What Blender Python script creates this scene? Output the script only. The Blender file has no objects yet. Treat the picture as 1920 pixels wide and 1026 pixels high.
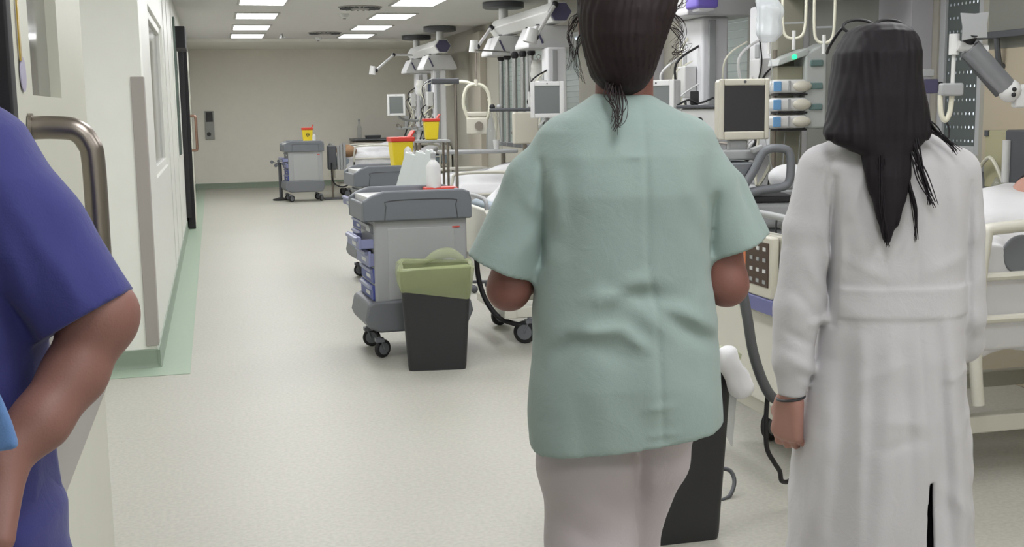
import bpy, bmesh, math, random
import numpy as np
from mathutils import Vector, Matrix, Euler
S = bpy.context.scene
COL = S.collection
R = math.radians
# ---------------------------------------------------------------- camera
YAW, PITCH, ROLL, FPX, HC = 0.248088, 0.140489, -0.0151566, 2181.75, 1.45
def _axes():
    cy, sy, cp, sp = math.cos(YAW), math.sin(YAW), math.cos(PITCH), math.sin(PITCH)
    f = Vector((sy*cp, cy*cp, -sp)); r = Vector((cy, -sy, 0)); u = r.cross(f)
    r2 = r*math.cos(ROLL) + u*math.sin(ROLL); u2 = -r*math.sin(ROLL) + u*math.cos(ROLL)
    return f, r2, u2
CF, CR, CU = _axes()
cam = bpy.data.cameras.new('camera'); co = bpy.data.objects.new('camera', cam); COL.objects.link(co)
cam.sensor_width = 36; cam.lens = FPX/1920*36; cam.clip_start = 0.05; cam.clip_end = 100
co.matrix_world = Matrix(((CR.x, CU.x, -CF.x, 0), (CR.y, CU.y, -CF.y, 0), (CR.z, CU.z, -CF.z, HC), (0, 0, 0, 1)))
S.camera = co
# ---------------------------------------------------------------- world, exposure
w = bpy.data.worlds.new('world'); S.world = w; w.use_nodes = True
w.node_tree.nodes['Background'].inputs[0].default_value = (0.85, 0.92, 1, 1)
w.node_tree.nodes['Background'].inputs[1].default_value = 2.5
S.view_settings.view_transform = 'Standard'; S.view_settings.look = 'None'
S.view_settings.gamma = 1; S.view_settings.exposure = 0.0; S.view_settings.use_curve_mapping = False
S.cycles.max_bounces = 8; S.cycles.diffuse_bounces = 5; S.cycles.transparent_max_bounces = 12
LAMP = 14.5
# ---------------------------------------------------------------- geometry helpers
def ray(px, py): return CF + CR*((px-960)/FPX) - CU*((py-513)/FPX)
CAMP = Vector((0, 0, HC))
FH = Vector((math.sin(YAW), math.cos(YAW), 0)); RH = Vector((math.cos(YAW), -math.sin(YAW), 0))
def at(px, py, Y):            # the point seen at this pixel on the plane y = Y
    r = ray(px, py); return CAMP + r*(Y/r.y)
def atx(px, py, X):
    r = ray(px, py); return CAMP + r*(X/r.x)
def atd(px, py, d):           # ... on the vertical plane d metres in front of the camera
    r = ray(px, py); return CAMP + r*(d/r.dot(FH))
# ---------------------------------------------------------------- materials
def srgb(c):
    if isinstance(c, (int, float)): c = (c, c, c)
    o = []
    for v in c:
        v /= 255.0
        o.append(v/12.92 if v <= 0.04045 else ((v+0.055)/1.055)**2.4)
    return (o[0], o[1], o[2], 1)
MATS = {}
def mat(name, col, rough=0.5, metal=0.0, bump=0.0, bscale=200.0, var=0.0, vscale=8.0, sss=0.0, emis=0.0, alpha=1.0, trans=0.0, sheen=0.0, coat=0.0, spec=0.5):
    if name in MATS: return MATS[name]
    m = bpy.data.materials.new(name); m.use_nodes = True; nt = m.node_tree; b = nt.nodes['Principled BSDF']
    c = srgb(col); b.inputs['Base Color'].default_value = c
    b.inputs['Roughness'].default_value = rough; b.inputs['Metallic'].default_value = metal
    b.inputs['Specular IOR Level'].default_value = spec
    tc = nt.nodes.new('ShaderNodeTexCoord')
    n = nt.nodes.new('ShaderNodeTexNoise'); n.inputs['Scale'].default_value = vscale; n.inputs['Detail'].default_value = 4
    nt.links.new(tc.outputs['Object'], n.inputs['Vector'])
    v = var if var else 0.03
    mx = nt.nodes.new('ShaderNodeMix'); mx.data_type = 'RGBA'
    mx.inputs['A'].default_value = tuple(x*(1-v) for x in c[:3]) + (1,)
    mx.inputs['B'].default_value = tuple(min(1, x*(1+v)) for x in c[:3]) + (1,)
    nt.links.new(n.outputs['Fac'], mx.inputs['Factor']); nt.links.new(mx.outputs['Result'], b.inputs['Base Color'])
    if bump:
        n2 = nt.nodes.new('ShaderNodeTexNoise'); n2.inputs['Scale'].default_value = bscale; n2.inputs['Detail'].default_value = 2
        nt.links.new(tc.outputs['Object'], n2.inputs['Vector'])
        bp = nt.nodes.new('ShaderNodeBump'); bp.inputs['Strength'].default_value = bump; bp.inputs['Distance'].default_value = 0.002
        nt.links.new(n2.outputs['Fac'], bp.inputs['Height']); nt.links.new(bp.outputs['Normal'], b.inputs['Normal'])
    if sss:
        b.inputs['Subsurface Weight'].default_value = sss; b.inputs['Subsurface Radius'].default_value = (0.5, 0.2, 0.1); b.inputs['Subsurface Scale'].default_value = 0.01
    if emis:
        b.inputs['Emission Color'].default_value = c; b.inputs['Emission Strength'].default_value = emis
    if alpha < 1: b.inputs['Alpha'].default_value = alpha
    if trans: b.inputs['Transmission Weight'].default_value = trans; b.inputs['IOR'].default_value = 1.3
    if sheen: b.inputs['Sheen Weight'].default_value = sheen; b.inputs['Sheen Roughness'].default_value = 0.5
    if coat: b.inputs['Coat Weight'].default_value = coat; b.inputs['Coat Roughness'].default_value = 0.1
    MATS[name] = m; return m
def nodes(m): return m.node_tree.nodes, m.node_tree.links
def mth(nt, op, a, b=None):
    n = nt.nodes.new('ShaderNodeMath'); n.operation = op
    for i, v in enumerate((a, b)):
        if v is None: continue
        if isinstance(v, (int, float)): n.inputs[i].default_value = v
        else: nt.links.new(v, n.inputs[i])
    return n.outputs[0]
def floor_mat():
    m = mat('floor_vinyl', (184, 182, 172), 0.46, var=0.04, vscale=1.1); N, L = nodes(m); nt = m.node_tree
    b = N['Principled BSDF']; mx = [n for n in N if n.type == 'MIX'][0]
    tc = [n for n in N if n.type == 'TEX_COORD'][0]
    sp = N.new('ShaderNodeTexNoise'); sp.inputs['Scale'].default_value = 60; sp.inputs['Detail'].default_value = 5
    L.new(tc.outputs['Object'], sp.inputs['Vector'])
    cr = N.new('ShaderNodeMapRange'); cr.inputs[1].default_value = 0.35; cr.inputs[2].default_value = 0.65; cr.inputs[3].default_value = 0.9; cr.inputs[4].default_value = 1.04
    L.new(sp.outputs['Fac'], cr.inputs[0])
    geo = N.new('ShaderNodeNewGeometry'); se = N.new('ShaderNodeSeparateXYZ'); L.new(geo.outputs['Position'], se.inputs[0])
    # welded seams every two metres, and one along the ward
    def line(c, period, off, wd):
        s = mth(nt, 'SUBTRACT', c, off); s = mth(nt, 'DIVIDE', s, period); s = mth(nt, 'FRACT', s, None)
        s = mth(nt, 'SUBTRACT', s, 0.5); s = mth(nt, 'ABSOLUTE', s, None); return mth(nt, 'LESS_THAN', s, wd/period)
    a = line(se.outputs['Y'], 2.0, 4.34, 0.0018)
    k = mth(nt, 'MULTIPLY', a, 0.10); k = mth(nt, 'SUBTRACT', 1.0, k); k = mth(nt, 'MULTIPLY', k, cr.outputs[0])
    vm = N.new('ShaderNodeVectorMath'); vm.operation = 'SCALE'; L.new(mx.outputs['Result'], vm.inputs[0]); L.new(k, vm.inputs['Scale'])
    L.new(vm.outputs[0], b.inputs['Base Color'])
    return m
M_floor = floor_mat()
M_wall = mat('wall_paint', (240, 241, 234), 0.55, bump=0.05, bscale=80)
M_farw = mat('far_wall_paint', (242, 238, 228), 0.6, bump=0.05, bscale=80)
M_white = mat('white_panel', (226, 226, 220), 0.4)
M_ceil = mat('ceiling_tile', (210, 208, 206), 0.7, bump=0.08, bscale=50)
M_green = mat('green_vinyl', (160, 178, 158), 0.4, var=0.05, vscale=30)
M_dgreen = mat('green_skirting', (140, 154, 138), 0.45, var=0.05, vscale=30)
M_steel = mat('brushed_steel', (150, 142, 134), 0.33, 1.0)
M_chrome = mat('polished_steel', (190, 190, 192), 0.18, 1.0)
M_black = mat('black_rubber', (30, 29, 32), 0.6)
M_blackp = mat('black_plastic', (42, 42, 45), 0.42)
M_glass = mat('clear_glass', (150, 160, 158), 0.05, alpha=0.35, spec=0.8)
M_greypl = mat('grey_plastic', (114, 117, 122), 0.45)
M_lgrey = mat('light_grey_plastic', (160, 162, 163), 0.42)
M_dgrey = mat('dark_grey_plastic', (82, 84, 88), 0.45)
M_wplast = mat('white_plastic', (212, 212, 211), 0.35)
M_cream = mat('cream_plastic', (206, 202, 188), 0.4)
M_screen = mat('dark_screen', (38, 36, 42), 0.12, coat=0.4)
M_screeng = mat('grey_green_screen', (112, 117, 116), 0.25)
M_purple = mat('slate_violet_cap', (74, 72, 98), 0.4)
M_blue = mat('drawer_blue', (62, 74, 148), 0.4)
M_lav = mat('drawer_lavender', (132, 136, 172), 0.4)
M_red = mat('red_lid', (206, 62, 48), 0.4)
M_yellow = mat('yellow_tub', (226, 202, 40), 0.4)
M_linen = mat('white_linen', (218, 218, 220), 0.85, bump=0.3, bscale=60, sheen=0.2)
M_bag = mat('green_bag_film', (192, 202, 150), 0.3, alpha=0.33, bump=0.6, bscale=25)
M_hose = mat('grey_hose', (84, 86, 88), 0.5)
M_tubing = mat('cream_tubing', (216, 214, 196), 0.35)
M_clear = mat('clear_plastic', (176, 182, 186), 0.12, alpha=0.30, spec=0.8)
# ---------------------------------------------------------------- mesh builder
def tag(o, label=None, cat=None, group=None, kind=None):
    if label: o['label'] = label
    if cat: o['category'] = cat
    if group: o['group'] = group
    if kind: o['kind'] = kind
    return o
def thing(name, label, cat, loc=(0, 0, 0), rz=0.0, group=None):
    o = bpy.data.objects.new(name, None); o.empty_display_size = 0.1; COL.objects.link(o)
    o.location = loc; o.rotation_euler = (0, 0, rz); return tag(o, label, cat, group)
def catmull(pts, n=6, closed=False):
    P = [Vector(p) for p in pts]
    if len(P) < 3: return P
    out = []; m = len(P); rng = range(m) if closed else range(m-1)
    for i in rng:
        g = (lambda j: P[j % m]) if closed else (lambda j: P[min(max(j, 0), m-1)])
        a, b, c, d = g(i-1), g(i), g(i+1), g(i+2)
        for k in range(n):
            t = k/n
            out.append(0.5*((2*b) + (c-a)*t + (2*a-5*b+4*c-d)*t*t + (3*b-a-3*c+d)*t**3))
    if not closed: out.append(P[-1])
    return out
class MB:
    def __init__(s): s.bm = bmesh.new()
    def box(s, cx, cy, cz, sx, sy, sz, rot=None, taper=1.0):
        vs = []
        for dz in (-.5, .5):
            k = taper if dz < 0 else 1.0
            for dx, dy in ((-.5, -.5), (.5, -.5), (.5, .5), (-.5, .5)):
                v = Vector((dx*sx*k, dy*sy*k, dz*sz))
                if rot: v = Euler(rot).to_matrix() @ v
                vs.append(s.bm.verts.new(v + Vector((cx, cy, cz))))
        for f in ((3, 2, 1, 0), (4, 5, 6, 7), (0, 1, 5, 4), (1, 2, 6, 5), (2, 3, 7, 6), (3, 0, 4, 7)): s.bm.faces.new([vs[i] for i in f])
        return s
    def cyl(s, p0, p1, r0, r1=None, n=20, cap=True):
        r1 = r0 if r1 is None else r1; p0 = Vector(p0); p1 = Vector(p1); d = (p1-p0).normalized()
        a = d.orthogonal().normalized(); b = d.cross(a); A = []; B = []
        for i in range(n):
            t = 2*math.pi*i/n; o = a*math.cos(t) + b*math.sin(t)
            A.append(s.bm.verts.new(p0+o*r0)); B.append(s.bm.verts.new(p1+o*r1))
        for i in range(n): j = (i+1) % n; s.bm.faces.new((A[i], A[j], B[j], B[i]))
        if cap: s.bm.faces.new(A[::-1]); s.bm.faces.new(B)
        return s
    def tube(s, pts, r, n=8, sub=6, closed=False, rib=0.0):
        P = catmull(pts, sub, closed) if sub else [Vector(p) for p in pts]
        rings = []; prev = None; m = len(P)
        for i, p in enumerate(P):
            if closed: d = (P[(i+1) % m]-P[i-1]).normalized()
            else: d = (P[min(i+1, m-1)]-P[max(i-1, 0)]).normalized()
            a = d.orthogonal().normalized() if prev is None else (prev - d*prev.dot(d)).normalized()
            prev = a; b = d.cross(a); rr = r if not callable(r) else r(i/(m-1))
            if rib and i % 2: rr *= (1-rib)
            rings.append([s.bm.verts.new(p + (a*math.cos(2*math.pi*k/n) + b*math.sin(2*math.pi*k/n))*rr) for k in range(n)])
        for i in range(m if closed else m-1):
            A, B = rings[i], rings[(i+1) % m]
            for k in range(n): j = (k+1) % n; s.bm.faces.new((A[k], A[j], B[j], B[k]))
        if not closed: s.bm.faces.new(rings[0][::-1]); s.bm.faces.new(rings[-1])
        return s
    def lathe(s, prof, c=(0, 0, 0), n=24, ax=None):
        c = Vector(c); q = Vector(ax).to_track_quat('Z', 'Y').to_matrix() if ax is not None else Matrix.Identity(3)
        rings = []
        for r, z in prof:
            rings.append([s.bm.verts.new(c + q @ Vector((max(r, 1e-4)*math.cos(2*math.pi*k/n), max(r, 1e-4)*math.sin(2*math.pi*k/n), z))) for k in range(n)])
        for A, B in zip(rings, rings[1:]):
            for k in range(n): j = (k+1) % n; s.bm.faces.new((A[k], A[j], B[j], B[k]))
        s.bm.faces.new(rings[0][::-1]); s.bm.faces.new(rings[-1]); return s
    def prism(s, poly, a0, a1, axis='y', off=(0, 0, 0)):
        def mk(u, v, w):
            p = {'y': (u, w, v), 'x': (w, u, v), 'z': (u, v, w)}[axis]
            return s.bm.verts.new(Vector(p) + Vector(off))
        A = [mk(u, v, a0) for u, v in poly]; B = [mk(u, v, a1) for u, v in poly]; n = len(poly)
        s.bm.faces.new(A); s.bm.faces.new(B[::-1])
        for i in range(n): j = (i+1) % n; s.bm.faces.new((A[j], A[i], B[i], B[j]))
        return s
    def sph(s, c, rx, ry=None, rz=None, n=16):
        ry = ry or rx; rz = rz or rx
        r = bmesh.ops.create_uvsphere(s.bm, u_segments=n, v_segments=max(6, n//2), radius=1)
        for v in r['verts']: v.co = Vector((v.co.x*rx, v.co.y*ry, v.co.z*rz)) + Vector(c)
        return s
    def build(s, name, m, parent=None, bev=0.0, seg=2, label=None, loc=None, rz=None, flat=False):
        bmesh.ops.recalc_face_normals(s.bm, faces=s.bm.faces[:])
        me = bpy.data.meshes.new(name)
        for f in s.bm.faces: f.smooth = not flat
        if not bev and not flat:
            for e in s.bm.edges:
                if len(e.link_faces) == 2 and e.calc_face_angle(0) > R(38): e.smooth = False
        s.bm.to_mesh(me); s.bm.free(); me.materials.append(m)
        o = bpy.data.objects.new(name, me); COL.objects.link(o)
        if parent: o.parent = parent
        if loc: o.location = loc
        if rz is not None: o.rotation_euler = (0, 0, rz)
        if bev:
            b = o.modifiers.new('bevel', 'BEVEL'); b.width = bev; b.segments = seg; b.limit_method = 'ANGLE'; b.angle_limit = R(40)
            wn = o.modifiers.new('wn', 'WEIGHTED_NORMAL'); wn.keep_sharp = False
        if label: o['label'] = label
        return o
def BX(name, m, parent, *a, bev=0.004, label=None, **k): return MB().box(*a, **k).build(name, m, parent, bev, label=label)
def struct(o): o['kind'] = 'structure'; return o
def copy_tree(o, parent=None, loc=None, rz=None, label=None):
    c = o.copy(); COL.objects.link(c)
    if parent: c.parent = parent
    if loc is not None: c.location = loc
    if rz is not None: c.rotation_euler = (0, 0, rz)
    if label: c['label'] = label
    for ch in list(o.children): copy_tree(ch, c)
    return c
# ---------------------------------------------------------------- the setting
XL, XR, YF, ZC = -0.37, 4.0, 23.3, 2.7
struct(MB().box(0.5, 10.4, -0.05, 7.6, 26.0, 0.1).build('floor', M_floor))
ce = MB().box(0.5, 10.4, ZC+0.05, 7.6, 26.0, 0.1).build('ceiling', M_ceil); struct(ce)
nt = M_ceil.node_tree   # fine joints between the ceiling panels
# left wall (x = XL) with a glazed opening, starting at y = 6.9
wy0, wy1, wz0, wz1 = 8.02, 10.25, 1.03, 2.16
w_ = MB()
w_.box(XL-0.1, (7.1+wy0)/2, ZC/2, 0.2, wy0-7.1, ZC); w_.box(XL-0.1, (wy0+wy1)/2, wz0/2, 0.2, wy1-wy0, wz0)
w_.box(XL-0.1, (wy0+wy1)/2, (wz1+ZC)/2, 0.2, wy1-wy0, ZC-wz1); w_.box(XL-0.1, (wy1+YF)/2, ZC/2, 0.2, YF-wy1, ZC)
struct(w_.build('wall_left', M_white))
struct(MB().box((-2.9+XL)/2, 7.0, ZC/2, 2.9+XL, 0.2, ZC).build('wall_left_return', M_wall))
struct(MB().box(1.8, YF+0.1, ZC/2, 5.2, 0.2, ZC).build('wall_far', M_farw))
struct(MB().box(-3.0, 2.0, ZC/2, 0.2, 10.2, ZC).build('wall_alcove', M_wall))
struct(MB().box(0.5, -2.6, ZC/2, 7.4, 0.2, ZC).build('wall_back', M_wall))
# far bulkhead below the ceiling
struct(MB().box((XL+XR)/2, 22.0, 2.68, XR-XL, 2.6, 0.04).build('trim_1', mat('bulkhead', (238, 236, 228), 0.6)))
# window pane and frame in the left wall
wf = MB()
for (y, z, sy, sz) in ((wy0+.03, (wz0+wz1)/2, .06, wz1-wz0), (wy1-.03, (wz0+wz1)/2, .06, wz1-wz0), ((wy0+wy1)/2, wz0+.03, wy1-wy0-.12, .06), ((wy0+wy1)/2, wz1-.03, wy1-wy0-.12, .06)):
    wf.box(XL-0.05, y, z, 0.06, sy, sz)
wo = struct(wf.build('window_1', M_white, bev=.004))
MB().box(XL-0.05, (wy0+wy1)/2, (wz0+wz1)/2, .012, wy1-wy0-.1, wz1-wz0-.1).build('pane', mat('interior_glass', (104, 105, 100), 0.08, alpha=0.92, spec=0.9), wo)
# grey steel corner guard, protective strips
struct(MB().prism([(XL-.06, 6.884), (XL+.010, 6.884), (XL+.010, 7.00), (XL-.001, 7.00), (XL-.001, 6.899), (XL-.06, 6.899)], 0.13, 1.66, axis='z').build('trim_2', mat('corner_guard', (166, 160, 154), 0.45), bev=.003))
# skirting (green cove) and green floor margin
sk = [(0, 0), (.022, 0), (.012, .012), (.008, .03), (.008, .105), (0, .11)]
struct(MB().prism([(XL+a, b) for a, b in sk], 6.885, 23.3, axis='y').build('baseboard_left', M_dgreen))
struct(MB().prism([(6.9-a, b) for a, b in sk], -2.9, XL+.014, axis='x').build('baseboard_left_return', M_dgreen))
struct(MB().prism([(YF-a, b) for a, b in sk], XL, XR, axis='x').build('baseboard_far', M_dgreen))
struct(MB().prism([(-2.9, 6.66), (-0.19, 6.66), (-0.19, 23.28), (XL+.02, 23.28), (XL+.02, 6.885), (-2.9, 6.885)], 0.0005, 0.003, axis='z').build('trim_3', M_green))
# left wall vertical joint covers
for i, y in enumerate((10.6, 11.5, 12.9)):
    struct(MB().box(XL+.003, y, ZC/2+.05, .006, .05, ZC-.12).build('trim_%d' % (4+i), M_white, bev=.003))
struct(MB().box(XL+.012, 13.6, 1.75, .02, .35, 1.5).build('window_2', mat('green_glass_panel', (92, 108, 102), 0.1, spec=.8), bev=.002))
# right wall with windows
WINS = [(12.6, 16.4, 0.95, 2.3), (8.30, 9.35, 0.9, 2.35), (5.50, 5.90, 1.16, 2.35)]
rw = MB(); ys = [-2.5]
for (a, b, z0, z1) in sorted(WINS):
    rw.box(XR+.1, (ys[-1]+a)/2, ZC/2, .2, a-ys[-1], ZC); rw.box(XR+.1, (a+b)/2, z0/2, .2, b-a, z0); rw.box(XR+.1, (a+b)/2, (z1+ZC)/2, .2, b-a, ZC-z1); ys.append(b)
rw.box(XR+.1, (ys[-1]+YF)/2, ZC/2, .2, YF-ys[-1], ZC)
struct(rw.build('wall_right', mat('right_wall_paint', (172, 169, 158), 0.6)))
def dotted_mat():
    m = mat('perforated_blind', (98, 106, 104), 0.5); nt = m.node_tree; N, L = nodes(m); b = N['Principled BSDF']
    geo = N.new('ShaderNodeNewGeometry'); se = N.new('ShaderNodeSeparateXYZ'); L.new(geo.outputs['Position'], se.inputs[0])
    def cell(c, p):
        s = mth(nt, 'DIVIDE', c, p); s = mth(nt, 'FRACT', s, None); s = mth(nt, 'SUBTRACT', s, .5); s = mth(nt, 'MULTIPLY', s, p); return mth(nt, 'MULTIPLY', s, s)
    dy = cell(se.outputs['Y'], 0.034); dz = cell(se.outputs['Z'], 0.075)
    d = mth(nt, 'ADD', mth(nt, 'MULTIPLY', dy, 1.0), mth(nt, 'MULTIPLY', dz, 1.0)); hole = mth(nt, 'LESS_THAN', d, 0.0088**2)
    L.new(mth(nt, 'SUBTRACT', 1.0, hole), b.inputs['Alpha']); return m
M_dots = dotted_mat()
M_wframe = mat('window_frame_grey', (186, 188, 190), 0.4)
M_slat = mat('blind_slat', (140, 152, 146), 0.4)
for i, (a, b, z0, z1) in enumerate(WINS):
    f = MB(); t = .05
    f.box(XR+.06, a+t/2, (z0+z1)/2, .1, t, z1-z0); f.box(XR+.06, b-t/2, (z0+z1)/2, .1, t, z1-z0)
    f.box(XR+.06, (a+b)/2, z0+t/2, .1, b-a-2*t, t); f.box(XR+.06, (a+b)/2, z1-t/2, .1, b-a-2*t, t)
    if i == 0:
        for k in range(1, 5): f.box(XR+.06, a+(b-a)*k/5, (z0+z1)/2, .1, .07, z1-z0-2*t)
    fo = struct(f.build('window_%d' % (i+3), M_wframe, bev=.004))
    MB().box(XR+.10, (a+b)/2, (z0+z1)/2, .01, b-a-t, z1-z0-t).build('pane', M_glass, fo)
    if i == 2:
        MB().box(XR+.03, (a+b)/2, (z0+z1)/2, .004, b-a-2*t, z1-z0-2*t).build('perforated_blind', M_dots, fo)
    else:
        s = MB(); z = z0+t+.03
        while z < z1-t-.02: s.box(XR+.04, (a+b)/2, z, .012, b-a-2*t-.01, .062, rot=(0, R(12), 0)); z += .064
        s.build('blind', M_slat, fo)
# pilasters of the right wall
struct(MB().box(3.93, 6.12, ZC/2, .14, .34, ZC).build('wall_right_pilaster', mat('lilac_white', (190, 188, 194), 0.5), bev=.004))
struct(MB().box(3.93, 10.3, ZC/2, .14, .5, ZC).build('wall_right_pilaster_second', MATS['lilac_white'], bev=.004))
struct(MB().box(3.95, 17.6, 1.3, .1, .9, 2.6).build('wall_right_panel', mat('warm_panel', (178, 172, 158), 0.6), bev=.004))
M_gpan = mat('grey_wall_panel', (138, 138, 131), .55)
struct(MB().box(3.98, 7.28, ZC/2, .04, 1.96, ZC).build('wall_right_grey_panel', M_gpan, bev=.003))
struct(MB().box(3.98, 3.6, 2.21, .04, 3.6, .98).build('wall_right_grey_panel_upper', M_gpan, bev=.003))
# beige protective panel behind the nearest bed, steel rail on brackets above it
struct(MB().box(3.975, 3.6, 0.86, .05, 3.6, 1.72).build('wall_right_cladding', mat('beige_cladding', (188, 176, 154), 0.5), bev=.004))
# ceiling lamps
M_lamp = mat('lamp_diffuser', (249, 250, 252), 0.5, emis=LAMP); M_lampf = mat('lamp_frame', (190, 188, 186), 0.4)
protoL = None
rowname = ['', 'nearest', 'second', 'third', 'fourth', 'fifth', 'sixth']
def lamp():
    t = thing('ceiling_light', 'x', 'ceiling light', (0, 0, 0), 0, 'recessed lamps of the ward ceiling')
    MB().box(0, 0, -.006, .50, .88, .012).build('diffuser', M_lamp, t)
    f = MB()
    for sx in (-1, 1): f.box(sx*.265, 0, -.008, .03, .94, .016)
    for sy in (-1, 1): f.box(0, sy*.455, -.008, .50, .03, .016)
    f.build('frame', M_lampf, t, bev=.002); return t
LY = [13.65, 15.70, 17.80, 19.72]
seen = {(0, 13.65): 'lit rectangular ceiling lamp cut by the top edge, left row',
        (0, 15.70): 'lit rectangular ceiling lamp of the left row, largest fully seen',
        (0, 17.80): 'lit ceiling lamp of the left row, between two others',
        (0, 19.72): 'lit ceiling lamp of the left row farthest down the ward',
        (1, 13.65): 'lit rectangular ceiling lamp cut by the top edge, right row',
        (1, 15.70): 'lit ceiling lamp of the right row beside the round vent grille',
        (1, 17.80): 'lit ceiling lamp of the right row, between two others',
        (1, 19.72): 'lit ceiling lamp of the right row farthest down the ward'}
p = lamp(); first = True
for rj, x in enumerate((0.62, 2.385)):
    for y in [-1.2, 1.0, 3.2, 5.3, 7.4, 9.5, 11.6] + LY:
        lb = seen.get((rj, y)) or 'lit ceiling lamp outside the picture, %s row, %s before the visible ones' % (('left', 'right')[rj], ['seventh', 'sixth', 'fifth', 'fourth', 'third', 'second', 'first'][[-1.2, 1.0, 3.2, 5.3, 7.4, 9.5, 11.6].index(y)])
        if first: p.location = (x, y, ZC); p['label'] = lb; first = False
        else: copy_tree(p, loc=(x, y, ZC), label=lb)
copy_tree(p, loc=(-1.35, 5.0, ZC), label='added ceiling lamp in the side alcove left of the door, out of view, brightening the return wall')  # added unseen lamp, fills the alcove so the left return wall gets brighter
# round air outlets, smoke detectors, sprinkler
def vent(x, y, lb):
    t = thing('air_outlet', lb, 'ceiling vent', (x, y, ZC), 0, 'round ceiling outlets')
    MB().lathe([(.10, -.03), (.12, -.02), (.26, -.012), (.27, 0)], n=36).build('plate', mat('vent_plate', (150, 148, 144), .5), t)
    s = MB()
    for k in range(20):
        a = 2*math.pi*k/20; s.box(.185*math.cos(a), .185*math.sin(a), -.021, .12, .018, .014, rot=(0, 0, a))
    s.build('slots', M_dgrey, t); return t
vent(1.80, 14.4, 'round slotted ceiling air outlet nearer the camera'); vent(1.80, 19.0, 'round slotted ceiling air outlet farther down the ward')
for x, y, lb in ((1.72, 15.4, 'small round smoke detector behind the nearer air outlet'), (1.80, 20.2, 'small round smoke detector behind the farther air outlet')):
    t = thing('smoke_detector', lb, 'smoke detector', (x, y, ZC), 0)
    MB().lathe([(.03, -.06), (.05, -.045), (.055, -.02), (.06, 0)]).build('housing', M_wplast, t); MB().lathe([(.02, -.066), (.028, -.058)], n=16).build('sensor', M_dgrey, t)
t = thing('sprinkler_head', 'small metal sprinkler head hanging from the ceiling between the lamp rows', 'sprinkler', (1.15, 19.3, ZC))
MB().cyl((0, 0, 0), (0, 0, -.06), .018).build('stem', M_chrome, t); MB().lathe([(.04, -.07), (.04, -.06), (.01, -.058)]).build('deflector', M_chrome, t)
# ---------------------------------------------------------------- sliding doors on the left
def sliding_door(n, x0, y0, L, label):
    t = bpy.data.objects.new('door_%d' % n, None); COL.objects.link(t); t.location = (x0, y0, 0); t['kind'] = 'structure'; return t
def leaf(t, L, Hd, win, strip):
    # local: x thickness towards +x (0 = back .. .08 front), y away from the black leading edge
    (a, b, z0, z1) = win; m = M_cream2
    f = MB(); f.box(.04, (.04+a)/2, Hd/2+.01, .076, a-.04, Hd); f.box(.04, (b+L)/2, Hd/2+.01, .076, L-b, Hd)
    f.box(.04, (a+b)/2, (z0+.01)/2+.005, .076, b-a, z0-.01); f.box(.04, (a+b)/2, (z1+Hd)/2, .076, b-a, Hd-z1)
    f.build('leaf', m, t)
    MB().box(.045, (a+b)/2, (z0+z1)/2, .03, b-a, z1-z0).build('pane', mat('door_pane', (112, 112, 108), 0.08, spec=.9), t)
    MB().box(.04, .02, Hd/2+.01, .084, .04, Hd).build('rubber_edge', M_black, t, bev=.004)
    if strip: MB().box(.0795, (L+.04)/2, (strip[0]+strip[1])/2, .003, L-.04-.01, strip[1]-strip[0]).build('kick_plate', mat('kick_grey', (160, 156, 152), .4, .2), t)
M_cream2 = mat('door_cream', (206, 206, 192), 0.42)
d1 = sliding_door(1, -0.33, 1.63, .82, '')
zw = at(110, 187, 2.0).z
leaf(d1, .95, 2.3, (.21, .55, zw, 2.05), (.867, 1.16))
hb = .13; zt = at(100, 218, 1.76).z - .016
hd = MB(); hy = .145
hd.tube([(.08, hy, zt), (.112, hy, zt), (.140, hy, zt-.004), (.156, hy, zt-.022), (.162, hy, zt-.055), (.162, hy, zt-.2), (.162, hy, zt-.285), (.156, hy, zt-.32), (.140, hy, zt-.337), (.112, hy, zt-.341), (.08, hy, zt-.341)], .0165, n=20, sub=5)
hd.cyl((.079, hy, zt), (.084, hy, zt), .021); hd.cyl((.079, hy, zt-.341), (.084, hy, zt-.341), .021)
hd.build('handle', M_steel, d1)
MB().cyl((.0795, .115, at(48, 140, 1.76).z), (.081, .115, at(48, 140, 1.76).z), .024).build('sticker', mat('sticker_lilac', (170, 165, 190), .4), d1)
MB().box(.081, .10, 1.62, .002, .012, .19).build('latch_strip', mat('brass', (190, 160, 70), .3, .8), d1)
d2 = sliding_door(2, -0.348, 15.26, 1.4, '')
leaf(d2, 1.3, 2.25, (.35, .9, 1.2, 2.0), None)
MB().tube([(.08, .16, 1.42), (.13, .16, 1.42), (.145, .16, 1.38), (.145, .16, 1.2), (.145, .16, 1.02), (.13, .16, .99), (.08, .16, .99)], .017, n=14, sub=4).build('handle', mat('warm_steel', (160, 130, 115), .35, 1.), d2)
struct(MB().box(XL+.06, 14.3, 2.31, .12, .9, .24).build('trim_8', M_black, bev=.01))
struct(MB().box(XL+.03, 15.22, 1.25, .06, .06, 2.2).build('trim_9', M_black, bev=.004))
# intercom on the far wall
t = thing('intercom_panel', 'grey wall intercom with dark display on the far wall', 'intercom', (at(393, 235, YF).x, YF, at(393, 235, YF).z))
MB().box(0, -.015, 0, .17, .03, .54).build('plate', mat('intercom_grey', (150, 150, 146), .35, .3), t, bev=.004)
MB().box(0, -.032, .16, .13, .008, .19).build('display', M_screen, t); MB().cyl((-.02, -.03, -.17), (-.02, -.045, -.17), .04).build('button', M_blackp, t)
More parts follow.
